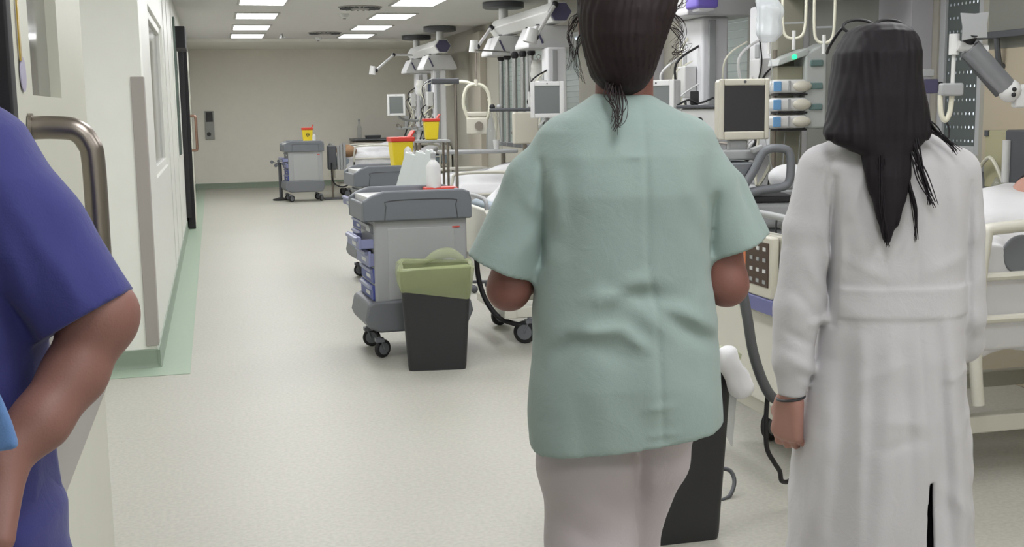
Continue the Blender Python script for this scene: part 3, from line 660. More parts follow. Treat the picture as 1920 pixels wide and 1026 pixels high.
M_ = (Xg < 0) & (Zg > 0) & (Yg < 9); g.D = np.where(M_, np.maximum(g.D, LD(1483, 738)[1]-Zg), g.D).astype(np.float32)
g.prof(rows(LD, [(236, 1602, 1716, 0, .052), (248, 1585, 1738, 0, .062), (262, 1556, 1768, 0, .074), (280, 1528, 1792, 0, .082), (310, 1520, 1806, 0, .095), (360, 1530, 1806, 0, .105), (450, 1540, 1802, 0, .108), (540, 1541, 1798, 0, .110), (600, 1538, 1799, 0, .118),
                 (660, 1532, 1801, 0, .128), (700, 1520, 1802, 0, .132), (750, 1507, 1804, 0, .14), (800, 1499, 1806, 0, .145), (900, 1492, 1814, 0, .155), (1000, 1486, 1822, 0, .162), (1110, 1474, 1830, 0, .168)]), .015, p=2.5)
# sewn belt at the back
BX_ = [LD(1550, 527), LD(1800, 583)]
def belt(X, Y, Z):
    zt, zb = LD(1670, 527)[1], LD(1670, 583)[1]; m = 1/(1+np.exp(-(zt-Z)/.0012))*1/(1+np.exp(-(Z-zb)/.0012)); mx = 1/(1+np.exp(-(X-LD(1549, 550)[0])/.002))*1/(1+np.exp(-(LD(1806, 550)[0]-X)/.002)); return -.0045*m*mx*(Y < 0)
g.disp(belt)
F = [((1550, 330), (1547, 600), .006, -.012), ((1803, 340), (1802, 620), .006, -.010), ((1600, 300), (1572, 400), .010, .005), ((1560, 420), (1556, 520), .010, .005), ((1690, 590), (1700, 860), .006, -.0028), ((1695, 310), (1690, 520), .005, -.002),
     ((1500, 600), (1545, 590), .012, .007), ((1462, 610), (1510, 640), .012, -.006), ((1458, 655), (1520, 690), .014, .006), ((1500, 480), (1545, 560), .014, .006), ((1480, 540), (1530, 600), .012, -.005), ((1515, 380), (1545, 500), .012, .005), ((1480, 700), (1510, 715), .01, .004),
     ((1560, 320), (1590, 480), .018, .004), ((1590, 300), (1650, 420), .03, -.004), ((1760, 300), (1780, 480), .02, .005), ((1730, 300), (1740, 500), .02, -.004), ((1640, 600), (1600, 980), .024, .010), ((1570, 600), (1535, 980), .018, -.009), ((1590, 620), (1568, 1020), .014, .008), ((1745, 600), (1765, 1020), .02, .010), ((1722, 600), (1738, 1020), .013, -.008), ((1780, 620), (1796, 1000), .014, -.008), ((1660, 640), (1668, 900), .014, -.006),
     ((1620, 760), (1690, 765), .012, .003), ((1600, 810), (1700, 790), .014, -.003), ((1730, 690), (1800, 680), .012, .004), ((1740, 800), (1800, 760), .014, .003), ((1560, 700), (1680, 650), .014, .003), ((1730, 880), (1810, 960), .016, .004), ((1550, 470), (1640, 515), .014, .003), ((1700, 500), (1790, 470), .014, .003), ((1818, 380), (1830, 560), .012, .004), ((1826, 430), (1812, 520), .010, -.004)]
for p0, p1, wd, am in F: g.fold(LD(*p0), LD(*p1), wd, am)
g.fold(LD(1545, 300), LD(1528, 345), .006, -.004); g.fold(LD(1528, 345), LD(1540, 400), .006, -.004)
g.disp(noise3(13, 10, 20, 55, .0022)); g.disp(lambda X, Y, Z: .006*np.sin(X*38+2*np.sin(Z*6))*np.clip((.95-Z)/.4, 0, 1)); g.disp(noise3(19, 12, 70, 130, .0006))
# vent slit at the bottom of the centre seam
xs, zs = LD(1704, 868); Xg, Yg, Zg = g.x[:, None, None], g.y[None, :, None], g.z[None, None, :]
slit = np.where((Yg < 0) & (Zg < zs), .004+.010*np.clip((zs-Zg)/.35, 0, 1)-np.abs(Xg-xs-.0*Zg), -1)
g.half((0, 0, .43), (0, 0, -1)); 
g.shell(.012, lambda X, Y, Z: np.maximum(.80-Z+0*X+0*Y, -1.0)); g.D = np.maximum(g.D, slit).astype(np.float32)
g.mesh('coat', M_coat, tD, smooth=1)
# hair
hr = SDF((-.2, -.22, 1.10), (.2, .16, 1.68), .0035)
hr.prof(rows(LD, [(43, 1622, 1684, 0, .04), (50, 1602, 1702, 0, .065), (62, 1586, 1713, 0, .088), (80, 1574, 1720, 0, .10), (100, 1566, 1723, -.005, .108), (140, 1561, 1723, -.015, .105), (180, 1556, 1731, -.035, .09), (220, 1551, 1740, -.055, .07), (250, 1549, 1748, -.075, .050), (262, 1560, 1742, -.084, .040), (290, 1620, 1708, -.100, .026),
                  (330, 1628, 1705, -.112, .020), (380, 1640, 1694, -.118, .016), (420, 1648, 1680, -.120, .011), (455, 1658, 1667, -.122, .006)]), .01, p=2.1)
hr.ell((hx, .14, hz-.03), (.078, .10, .125), .01, sub=True)
hr.disp(lambda X, Y, Z: .0009*np.sin((X-hx)*230+4*np.sin(Z*6)+2*np.sin(X*40)) + .0006*np.sin((X-hx)*420-5*np.sin(Z*5+2)) + .0005*np.sin(Y*300+5*np.sin(Z*10)))
hr.disp(noise3(33, 5, 12, 30, .003)); ho = hr.mesh('hair', M_hairD, tD, smooth=2)
st = MB(); rs = random.Random(8)
def V(px, py, y): return V3(LD, px, py, y)
for (pts, r, n, sp) in (([V(1700, 200, -.09), V(1712, 270, -.115), V(1732, 330, -.125), V(1748, 385, -.125)], .0042, 14, .005), ([V(1690, 260, -.1), V(1702, 330, -.118), V(1716, 390, -.122), V(1718, 450, -.122)], .0034, 10, .003), ([V(1715, 200, -.08), V(1745, 240, -.085), V(1775, 262, -.09), V(1795, 285, -.098)], .003, 12, .005), ([V(1650, 300, -.125), V(1656, 380, -.13), V(1660, 430, -.13), V(1663, 460, -.13)], .003, 14, .004), ([V(1570, 200, -.07), V(1560, 235, -.08), V(1556, 262, -.085)], .002, 7, .004),
                          ([V(1680, 300, -.12), V(1684, 360, -.128), V(1676, 420, -.128)], .002, 8, .005)):
    for q in range(n):
        pp = [Vector(a)+Vector((rs.gauss(0, sp), rs.gauss(0, .003), rs.gauss(0, sp))) for a in pts]; st.tube(pp, lambda t, r=r: r*(1-.8*t)*.6+.0002, n=5, sub=5)
    st.build('loose_lock', M_hairD, ho); st = MB()
# glasses on top of the head
gl = thing('glasses', 'black-framed glasses pushed up on top of the black-haired head', 'glasses', (tD.location.x, tD.location.y, 0), -YAW)
m_ = MB(); zg = LD(1650, 44)[1]
def GV(px, py, y): x, z = LD(px, py); return (x, y, z)
for sx, (cx_, rx_) in ((-1, (1622, 30)), (1, (1680, 30))):
    pts = [GV(cx_+rx_*math.cos(a), 48-14*math.sin(a), .045+.008*math.sin(a)) for a in [k*math.pi/8 for k in range(16)]]
    m_.tube(pts, .0032, n=8, sub=4, closed=True)
m_.build('rims', M_blackp, gl)
m_ = MB(); m_.tube([GV(1710, 48, .045), GV(1721, 58, .05), GV(1724, 82, .07), GV(1722, 95, .09)], .0034, n=8); m_.build('temple', M_blackp, gl)
m_ = MB(); m_.tube([GV(1593, 48, .045), GV(1583, 60, .05), GV(1572, 84, .07), GV(1572, 96, .09)], .0034, n=8); m_.build('temple', M_blackp, gl)
# wristband
m_ = MB(); m_.tube([(wl[0]+.029*math.cos(a), wl[1]+.027*math.sin(a), wl[2]-.004+.004*math.cos(a)) for a in [k*math.pi/6 for k in range(12)]], .003, n=8, closed=True)
o = m_.build('bracelet', M_blackp, None, loc=tD.location, rz=-YAW); tag(o, 'dark thin bracelet on the wrist below the white coat cuff', 'bracelet')

# ================================================================ person in violet-blue scrubs at the left edge
tB, LB = person('person at the left edge in violet-blue scrubs, hand on hip, bare forearm', -170, 1.36)
def B(px, py, y=0.0): return V3(LB, px, py, y)
b = SDF((-.34, -.30, -.01), (.40, .22, 1.78), .005)
hz = 1.60
b.ell((-.02, .0, hz), (.076, .094, .104), .02); face(b, (-.02, .0, hz), Vector((-.35, -.94, 0)).normalized()); b.cone((-.02, 0, 1.42), (-.02, 0, hz-.05), .055, .052, .03)
b.prof([(.86, 0, 0, .14, .10), (1.0, 0, 0, .12, .09), (1.2, 0, 0, .13, .10), (1.38, 0, 0, .15, .08), (1.46, 0, 0, .08, .06)], .03)
el = B(186, 590, .0); wr = B(-3, 868, -.115)
b.chain([B(-40, 330), el], [.055, .047], .03)
el1 = B(184, 606, -.002); b.chain([el, el1, B(140, 700, -.03), B(76, 790, -.075), wr], [.037, .037, .036, .032, .0275], .014)
hand(b, Vector(wr)+Vector((0, 0, 0)), Vector(B(-42, 985, -.165))-Vector(wr), (-.15, 1.0, -.1), .75, side=-1, L=.18, thumb_in=.5)
# the other arm, also on the hip, out of the picture
b.chain([(-.17, 0, 1.38), (-.28, .0, 1.16), (-.17, -.06, .98)], [.05, .042, .028], .03); hand(b, (-.17, -.06, .98), (.5, -.1, -.5), (.3, .9, 0), .35, side=-1, L=.18)
for sx in (-1, 1):
    b.chain([(sx*.085, 0, .86), (sx*.09, .0, .47), (sx*.095, .02, .09)], [.085, .055, .038], .03); b.cone((sx*.095, .05, .035), (sx*.11, -.11, .03), .034, .03, .02)
b.mesh('body', M_skinB, tB)
t_ = SDF((-.25, -.2, .05), (.25, .2, 1.06), .006)
xh, zh = LB(108, 960)
t_.prof([(.82, 0, 0, xh*.98, .13), (zh, 0, 0, xh, .13), (1.0, 0, 0, xh*.93, .12), (1.05, 0, 0, xh*.9, .11)], .02)
for sx in (-1, 1): t_.chain([(sx*.09, 0, .84), (sx*.095, .0, .47), (sx*.1, .02, .09)], [.098, .08, .07], .02)
t_.fold(LB(60, 880), LB(100, 1026), .012, .006); t_.fold(LB(40, 900), LB(70, 1026), .012, -.006); t_.disp(noise3(6, 6, 20, 50, .002)); t_.half((0, 0, .09), (0, 0, -1)); t_.mesh('trousers', M_scrubB, tB)
for sx in (-1, 1):
    q = SDF((sx*.1-.07, -.18, -.005), (sx*.1+.07, .12, .12), .006); q.cone((sx*.095, .05, .038), (sx*.11, -.12, .034), .04, .035, .02); q.half((0, 0, 0), (0, 0, -1)); q.mesh('shoe', M_wplast, tB)
g = SDF((-.36, -.2, .94), (.36, .2, 1.56), .004)
xw = LB(74, 640)[0]
g.prof([(.96, 0, 0, xw+.004, .125), (1.08, 0, 0, xw*.98, .12), (LB(0, 640)[1], 0, 0, xw, .122), (1.30, 0, 0, .165, .12), (1.38, 0, 0, .165, .105), (1.44, 0, 0, .13, .085), (1.475, 0, 0, .085, .07), (1.50, 0, 0, .065, .062)], .02, p=2.4)
sl0 = np.array(B(87, 636)); sl1 = np.array(B(244, 545)); es = sl1-sl0; ns = np.array([es[2], 0, -es[0]]); ns /= np.linalg.norm(ns); hc = (sl0+sl1)/2; hw = np.linalg.norm(es)/2
g.chain([B(-58, 322), B(40, 430), tuple(hc+ns*.05)], [.080, .070, hw+.004], .02)
for p0, p1, wd, am in (((30, 300), (150, 500), .014, .004), ((0, 400), (60, 600), .014, -.006), ((60, 420), (110, 600), .012, .004), ((100, 380), (200, 540), .012, -.003), ((20, 520), (90, 620), .01, -.004), ((150, 470), (190, 560), .01, .004)): g.fold(LB(*p0), LB(*p1), wd, am)
g.disp(noise3(8, 8, 25, 60, .0018)); X = g.x[:, None, None]; Z = g.z[None, None, :]
dS = (X-sl0[0])*ns[0]+(Z-sl0[2])*ns[2]+0*g.D; xb = LB(80, 640)[0]; mk = (X > xb-.006) & (X*0+Z < 1.40)
g.D = np.where(mk, np.maximum(g.D, dS), g.D).astype(np.float32); g.half((0, 0, .965), (0, 0, -1))
g.shell(.009, lambda X, Y, Z: np.maximum(1.02-Z+0*X+0*Y, np.where(X > xb+.01, dS+.04, -1)))
g.mesh('scrub_top', M_scrubB, tB, smooth=1)
hr = SDF((-.14, -.14, 1.5), (.12, .14, 1.76), .006); hr.ell((-.02, .01, hz+.015), (.086, .102, .105), .01); hr.ell((-.06, -.10, hz-.03), (.08, .08, .1), .01, sub=True); hr.disp(noise3(41, 6, 60, 120, .0015)); hr.mesh('hair', M_hairG, tB)
# pale blue apron flap hanging in front of the wrist
fl_ = SDF((-.10, -.28, .95), (.26, -.12, 1.28), .004)
xf = LB(23, 838, -.21)[0]-.013; xt = LB(-1, 640, -.21)[0]-.013; z0_, z1_ = LB(10, 838, -.21)[1], LB(10, 640, -.21)[1]
fl_.prof([(z0_, xf-.075, -.215, .075, .007), (z1_+.03, xt-.08, -.21, .075, .007)], .004, p=6)
fl_.disp(noise3(44, 5, 20, 45, .002)); fl_.disp(lambda X, Y, Z: 0*X+0*Y+0*Z); fo = fl_.mesh('apron_flap', M_under, tB, label='pale blue cloth flap')
# ================================================================ equipment
def castor(par, x, y, r=.055, trail=.02, a=0.0, cap=M_lgrey, fork=M_greypl, nm='castor'):
    ca, sa = math.cos(a), math.sin(a); ax = Vector((-sa, ca, 0)); c = Vector((x+ca*trail, y+sa*trail, r))
    w_ = MB(); w_.lathe([(r*.55, -.012), (r*.9, -.013), (r, -.008), (r, .008), (r*.9, .013), (r*.55, .012)], c, 24, ax)
    o = w_.build(nm, M_black, par)
    f = MB(); f.lathe([(r*.66, -.0145), (r*.66, .0145)], c, 18, ax)
    for s_ in (-1, 1): f.cyl(c+ax*.02*s_-Vector((0, 0, .004)), c+ax*.02*s_+Vector((-ca*trail, -sa*trail, r*.95)), .006, n=8)
    f.box(x, y, r*1.98, .05, .05, .022); f.cyl((x, y, r*1.9), (x, y, r*2.3), .014, n=10); f.build('fork', fork, o); return o
# ---------------------------------------------------------------- medical carts
def make_cart():
    t = thing('medical_cart', 'x', 'cart', (0, 0, 0), 0, 'grey medical drawer carts along the beds')
    b = MB(); b.box(.02, 0, .575, .56, .45, .51); b.build('body', M_lgrey, t, bev=.018, seg=3)
    MB().box(.02, -.2255, .56, .40, .006, .42).build('side_panel', mat('cart_side_panel', (166, 168, 168), .42), t, bev=.012)
    MB().box(.23, -.229, .765, .045, .003, .008).build('small_mark', M_red, t)
    # base skirt
    sk_ = MB(); sk_.prism([(-.31, .19), (-.33, .24), (-.31, .33), (-.27, .345), (.28, .345), (.31, .33), (.325, .26), (.28, .16), (-.24, .16)], -.25, .25, axis='y'); sk_.build('base', M_greypl, t, bev=.016, seg=3)
    # top shell: two long side rims, end rims, tray
    sh = MB(); prof = [(-.325, .815), (-.325, .935), (-.27, .968), (-.20, .99), (.27, .99), (.31, .975), (.325, .93), (.325, .815)]
    for s_ in (-1, 1): sh.prism(prof, s_*.255, s_*.215, axis='y')
    sh.box(.31, 0, .895, .03, .43, .16); sh.box(-.31, 0, .87, .03, .43, .11); sh.box(0, 0, .835, .60, .43, .04)
    sh.build('top_shell', mat('cart_top_grey', (112, 116, 122), .45), t, bev=.012, seg=3)
    MB().box(0, 0, .905, .58, .42, .10).build('tray_liner', M_wplast, t)
    g_ = MB()
    for s_ in (-1,): g_.tube([(-.20, s_*.256, .82), (-.19, s_*.257, .90), (-.165, s_*.257, .935), (.20, s_*.257, .935), (.225, s_*.257, .90), (.235, s_*.256, .82)], .0028, n=6, sub=3)
    g_.build('moulded_line', M_dgrey, t)
    z = .80
    for i, (h, out, m) in enumerate(((.07, .00, M_greypl), (.085, .085, M_lav), (.105, .03, M_lav), (.10, .005, M_blue), (.10, .01, M_blue))):
        x0 = -.262-out; zc = z-h/2; d = MB()
        d.box(x0+.008, 0, zc, .016, .40, h-.012); d.box(x0+.16, -.193, zc-.005, .30, .008, h-.03); d.box(x0+.16, .193, zc-.005, .30, .008, h-.03); d.box(x0+.16, 0, zc-h/2+.014, .30, .38, .008)
        dr = d.build('drawer', m, t, bev=.004)
        MB().prism([(x0-.016, zc+h/2-.030), (x0+.002, zc+h/2-.034), (x0+.002, zc+h/2-.008), (x0-.016, zc+h/2-.012)], -.17, .17, axis='y').build('handle', mat('drawer_lip', (150, 154, 180), .4) if i else M_lgrey, dr, bev=.003)
        MB().box(x0-.0005, -.05, zc-.012, .003, .13, .022).build('label_holder', M_wplast, dr)
        z -= h
    for x, y, a in ((-.24, -.19, .5), (-.24, .19, -.3), (.25, -.19, .9), (.25, .19, .2)): castor(t, x, y, .055, .022, a)
    return t
cart = make_cart()
def putcart(o, x, y, rz, lb): o.location = (x, y, 0); o.rotation_euler = (0, 0, rz); o['label'] = lb
putcart(cart, 1.125, 6.95, R(3), 'grey medical drawer cart nearest the camera, black bin in front of it')
c2 = copy_tree(cart); putcart(c2, 1.44, 10.1, R(4), 'grey medical drawer cart directly behind the nearest one, yellow tubs on it')
c3 = copy_tree(cart); putcart(c3, 1.40, 19.45, R(5), 'grey medical drawer cart farthest down the ward, one yellow tub on top')
CT = .955
# ---------------------------------------------------------------- waste bins
def make_bin(label, loc, rz, wx=.30, wy=.34, h=.60, drop=.16):
    t = thing('waste_bin', label, 'bin', loc, rz, None)
    def rr(x, y, r=.03, n=5):
        o = []
        for cx, cy, a0 in ((x-r, y-r, 0), (-x+r, y-r, 90), (-x+r, -y+r, 180), (x-r, -y+r, 270)):
            for k in range(n+1): a = R(a0+90*k/n); o.append((cx+r*math.cos(a), cy+r*math.sin(a)))
        return o
    def loft(m, levels):
        rg = [[m.bm.verts.new((x, y, z)) for x, y in rr(a, b)] for a, b, z in levels]
        for A, B_ in zip(rg, rg[1:]):
            for k in range(len(A)): j = (k+1) % len(A); m.bm.faces.new((A[k], A[j], B_[j], B_[k]))
        return rg
    m = MB(); k = .80
    rg = loft(m, [(wx/2*k, wy/2*k, 0), (wx/2*(k+.02), wy/2*(k+.02), .02), (wx/2, wy/2, h), (wx/2-.006, wy/2-.006, h), (wx/2*k-.008, wy/2*k-.008, .02)])
    m.bm.faces.new(rg[0][::-1]); m.bm.faces.new(rg[-1])
    m.build('bucket', M_blackp, t)
    rs = random.Random(int(loc[1]*10)); m = MB(); L_ = []
    prof_ = [(-.012, h-drop), (.010, h-drop*.4), (.012, h+.004), (.0, h+.018), (-.02, h+.01), (-.03, h-.10), (-.05, h-.25)]
    rg = []
    for (o_, z) in prof_:
        base = rr(wx/2+o_, wy/2+o_, .035, 9); ring = []
        for i, (x, y) in enumerate(base):
            a = math.atan2(y, x); wob = .010*math.sin(a*7+z*30)+.006*math.sin(a*17+1)+rs.gauss(0, .002); zz = z+(.035*math.sin(a*2.0+.8)+.012*math.sin(a*5) if z < h-.1 and o_ > -.02 else .010*math.sin(a*6)+.006*math.sin(a*13))
            n_ = math.hypot(x, y); ring.append(m.bm.verts.new((x+x/n_*wob*.6+x/n_*.006, y+y/n_*wob*.6+y/n_*.006, zz)))
        rg.append(ring)
    for A, B_ in zip(rg, rg[1:]):
        for i in range(len(A)): j = (i+1) % len(A); m.bm.faces.new((A[i], A[j], B_[j], B_[i]))
    o = m.build('bin_liner', M_bag, t)
    so = o.modifiers.new('s', 'SOLIDIFY'); so.thickness = .001; return t
M_bag.node_tree.nodes['Principled BSDF'].inputs['Sheen Weight'].default_value = .2
b1 = make_bin('black waste bin with green liner standing in front of the nearest cart', (1.175, 6.42, 0), R(-8), .40, .27, .58)
# loose liner tail standing up behind the rim
m = MB(); m.tube([(-.05, .10, .59), (.02, .12, .625), (.10, .12, .635), (.17, .10, .60)], lambda t: .012+.02*math.sin(math.pi*t), n=10, sub=5); o = m.build('liner_fold', M_bag, b1)
b2 = make_bin('black waste bin beside the bed, behind the woman in the mint tunic', (1.462, 3.60, 0), R(0), .33, .30, .63, .09)
MB().prism([(.10, .60), (.22, .56), (.20, .30), (.17, .36), (.12, .50)], -.06, -.045, axis='y').build('hanging_film', M_clear, b2)
t = thing('paper_roll', 'white crumpled paper sticking out of the bin beside the bed', 'paper', (1.605, 3.40, .55))
q = SDF((-.1, -.08, -.08), (.1, .08, .16), .006); q.cone((-.03, 0, .10), (.02, 0, -.01), .035, .04, .02); q.disp(noise3(3, 6, 60, 120, .003)); q.mesh('paper', M_linen, t)
# ---------------------------------------------------------------- sharps tubs, bottles, dispensers
def onp(px, Y): return at(px, 300, Y).x
def sharps(label, loc, s_=1.0, rz=0.0, flap=True, mark=False):
    t = thing('sharps_container', label, 'sharps container', loc, rz, 'yellow sharps tubs with red lids')
    MB().box(0, 0, .105*s_, .17*s_, .14*s_, .21*s_, taper=.80).build('tub', M_yellow, t, bev=.012)
    MB().box(0, 0, .225*s_, .185*s_, .155*s_, .035*s_).build('lid', M_red, t, bev=.006)
    if flap:
        MB().box(.085*s_, 0, .265*s_, .012*s_, .10*s_, .06*s_, rot=(0, R(35), 0)).build('flap', M_red, t, bev=.003)
    if not mark: return t
    m = MB(); m.tube([(.022*s_*math.cos(q), -.0700*s_, .125*s_+.022*s_*math.sin(q)) for q in [2*math.pi*j/10 for j in range(10)]], .0035*s_, n=6, sub=3, closed=True)
    for k in range(3): a = 2*math.pi*k/3+.5; m.cyl((.022*s_*math.cos(a), -.066*s_, .125*s_+.022*s_*math.sin(a)), (.022*s_*math.cos(a), -.0735*s_, .125*s_+.022*s_*math.sin(a)), .012*s_, n=12)
    m.build('warning_mark', M_blackp, t); return t
p = at(752, 297, 10.0); sharps('large yellow tub with red lid on the second cart', (onp(752, 10.0), 10.0, CT), 1.12, R(6))
p = at(809, 262, 10.6); sharps('yellow tub with red lid beside the grey pole, right of the large one', (p.x, 10.6, p.z), .80, 0)
pz3 = at(809, 262, 10.6)
t = thing('small_side_shelf', 'small shelf carrying a yellow tub beside the grey pole', 'shelf', (pz3.x, 10.6, 0))
MB().box(0, 0, pz3.z-.012, .30, .26, .024).build('board', M_lgrey, t, bev=.004)
for x in (-.13, .13):
    for y in (-.11, .11): MB().cyl((x, y, 0), (x, y, pz3.z-.02), .012).build('leg', M_steel, t)
p = at(580, 258, 19.45); sharps('small yellow tub with red lid on the farthest cart', (1.50, 19.45, .955), 1.0, 0, True, True)
def bottle(label, loc, h=.2, r=.036, m=M_wplast, pump=False):
    t = thing('bottle', label, 'bottle', loc)
    MB().lathe([(r*.9, 0), (r, .01), (r, h*.62), (r*.75, h*.72), (r*.32, h*.80), (r*.30, h*.86)]).build('body', m, t)
    MB().lathe([(r*.36, h*.84), (r*.36, h*.97), (r*.2, h)], n=16).build('cap', M_lgrey, t); return t
bottle('small white bottle next to the yellow tub on the farthest cart', (1.60, 19.40, .955), .17, .03)
bottle('white bottle between the large yellow tub and the leaning glove boxes', (onp(764, 9.95), 9.95, CT), .25, .04)
zb = .955
bottle('white bottle with red stand at the back of the nearest cart', (onp(812, 7.08), 7.08, zb), .24, .045)
MB().box(0, 0, .012, .20, .13, .024).build('red_box', M_red, None, bev=.003, loc=(onp(828, 7.03), 7.10, .955)); 
tag(bpy.data.objects['red_box'], 'flat red pack lying at the back of the nearest cart', 'box')
# tall leaning glove boxes on the nearest cart
t = thing('glove_box_rack', 'white glove boxes leaning in a rack at the back of the nearest cart', 'glove boxes', (onp(790, 8.6), 8.75, .0), R(-10))
M_gb = mat('glove_box_white', (206, 212, 210), .5)
for k in range(3):
    m = MB(); m.box(-.10+k*.079, 0, .985+.008*k, .076, .20, .30, rot=(0, R(17), 0)); o = m.build('glove_box', M_gb, t, bev=.004)
    MB().box(-.055+k*.079, 0, 1.133+.008*k, .03, .10, .012, rot=(0, R(17), 0)).build('opening', M_linen, o, bev=.004)
MB().box(0, 0, .83, .36, .24, .02).build('rack_tray', M_lgrey, t, bev=.004); MB().box(0, 0, .41, .05, .05, .82).build('post', M_steel, t, bev=.004); MB().box(0, 0, .02, .4, .3, .04).build('foot', M_dgrey, t, bev=.01)
# ---------------------------------------------------------------- beds
M_bedf = mat('bed_frame_cream', (214, 212, 200), .4); M_matt = mat('mattress_blue_grey', (150, 162, 172), .7)
def make_bed(label, x0, y0, zm, wid=.90, Lb=2.05, seed=1, panel=False, bump=.12, rails=(.35, 1.15), low=0.0, fbt=.16, fbb=.34):
    """foot end at local x = 0, head at local x = Lb, near side y = 0"""
    t = thing('hospital_bed', label, 'bed', (x0, y0, 0), 0, 'hospital beds of the ward')
    f = MB(); f.box(Lb/2, .12, .20, Lb-.2, .06, .07); f.box(Lb/2, wid-.12, .20, Lb-.2, .06, .07); f.box(.12, wid/2, .20, .08, wid-.1, .06); f.box(Lb-.12, wid/2, .20, .08, wid-.1, .06)
    f.build('base_frame', M_bedf, t, bev=.008)
    for x in (.45, Lb-.45): MB().box(x, wid/2, (zm-.2)/2+.12, .10, .22, zm-.40).build('lift_column', M_lgrey, t, bev=.01)
    MB().box(Lb/2, wid/2, zm-.17, Lb-.06, wid-.06, .05).build('deck', M_bedf, t, bev=.01)
    MB().box(Lb/2, wid/2, zm-.07, Lb-.10, wid-.08, .14).build('mattress', M_matt, t, bev=.03, seg=3)
    for (x, nm) in ((0, 'footboard'), (Lb, 'headboard')):
        m = MB(); h = zm+(fbt if x == 0 else .16); lo_ = zm-(fbb if x == 0 else .34)
        m.prism([(.02, lo_), (.02, h-.07), (.05, h-.02), (.12, h), (wid-.12, h), (wid-.05, h-.02), (wid-.02, h-.07), (wid-.02, lo_)], x-.02, x+.02, axis='x'); o = m.build(nm, M_bedf, t, bev=.010, seg=3)
        m = MB(); m.tube([(x, .14, h-.01), (x, .16, h+.05), (x, .28, h+.065), (x, wid-.28, h+.065), (x, wid-.16, h+.05), (x, wid-.14, h-.01)], .014, n=10); m.build('grip', M_lgrey, o)
    for x, y, a in ((.25, .10, 2.6), (.25, wid-.10, 3.6), (Lb-.12, .10, .4), (Lb-.12, wid-.10, -.4)): castor(t, x, y, .072, .03, a)
    for y in (-.015-low*.35, wid+.015):
        for xs in rails:
            m = MB(); z0, z1 = zm-.16-low*1.6, zm+.19
            rr_ = .016+low*.06; m.tube([(xs, y, z0-.12), (xs-.02, y, z0+.1), (xs, y, z1-.06), (xs+.07, y, z1), (xs+.55, y, z1), (xs+.64, y, z1-.06), (xs+.66, y, z0+.1), (xs+.64, y, z0-.12)], rr_, n=10, sub=5)
            zb_ = (z0+.14, z0+.02) if not low else (zm+.01, zm-.15)
            for z_ in zb_: m.tube([(xs-.018, y, z_), (xs+.655, y, z_)], .010+low*.05, n=8, sub=0)
            m.build('side_rail', M_bedf, t)
    # duvet
    q = SDF((-.02, -.05, zm-.24-low), (Lb+.02, wid+.05, zm+.45), .014)
    q.prof([(zm-.18-low, Lb*.42, wid/2, Lb*.36, wid/2+.012), (zm+.0, Lb*.42, wid/2, Lb*.37, wid/2+.004), (zm+.06, Lb*.42, wid/2, Lb*.33, wid/2-.06)], .05, p=5)
    q.cone((.30, wid*.40, zm+.06), (1.05, wid*.36, zm+.10), .10, .13, .08); q.cone((.30, wid*.62, zm+.06), (1.05, wid*.64, zm+.10), .10, .13, .08); q.ell((1.15, wid*.5, zm+.10), (.28, .26, bump+.05), .08)
    q.disp(noise3(seed, 14, 12, 34, .010)); q.disp(noise3(seed+50, 10, 30, 60, .004)); q.mesh('duvet', M_linen, t)
    q = SDF((-.3, -.38, -.12), (.3, .38, .14), .014); q.ell((0, 0, 0), (.23, .33, .075), .02); q.disp(noise3(seed+9, 8, 12, 30, .006)); o = q.mesh('pillow', M_linen, t); o.location = (Lb-.30, wid/2, zm+.09); o.rotation_euler = (0, R(-22), 0)
    return t
bedA = make_bed('nearest hospital bed, at the right edge, with a patient under white sheets', 2.08, 3.74, .80, .88, 1.84, 1, bump=.16, rails=(.645,), low=.12, fbb=.52)
bedB = make_bed('hospital bed behind the nearest cart, mostly hidden by the woman in mint', 1.60, 6.78, .86, .88, 2.2, 2, bump=.2, fbt=-.02)
bedC = make_bed('hospital bed behind the second cart, beside the glove boxes', 1.90, 11.2, .64, .88, 2.02, 3)
bedD = make_bed('farthest hospital bed beyond the last cart, brown blanket on its foot', 1.95, 19.75, .68, .90, 2.00, 4)
# control panel on the nearest footboard
cp = thing('bed_control_panel', 'cream control panel with orange and dark keys on the footboard', 'control panel', (2.036, 4.13, .835), 0)
MB().box(0, 0, 0, .035, .30, .24).build('housing', M_cream, cp, bev=.010)
MB().box(-.019, -.03, .01, .004, .20, .17).build('key_field', mat('key_brown', (74, 56, 46), .4), cp)
MB().box(-.0195, .085, .01, .004, .045, .18).build('orange_strip', mat('key_orange', (206, 120, 78), .4), cp)
for i in range(3):
    for j in range(4): MB().box(-.022, -.10+i*.055, .07-j*.042, .004, .022, .014).build('key', M_wplast if j % 2 == 0 else M_lgrey, cp)
MB().box(-.004, 0, -.15, .03, .34, .06).build('violet_bumper', mat('bumper_violet', (110, 112, 160), .4), cp, bev=.006)
MB().box(0, .19, -.09, .03, .05, .06).build('yellow_tag', M_yellow, cp, bev=.003)
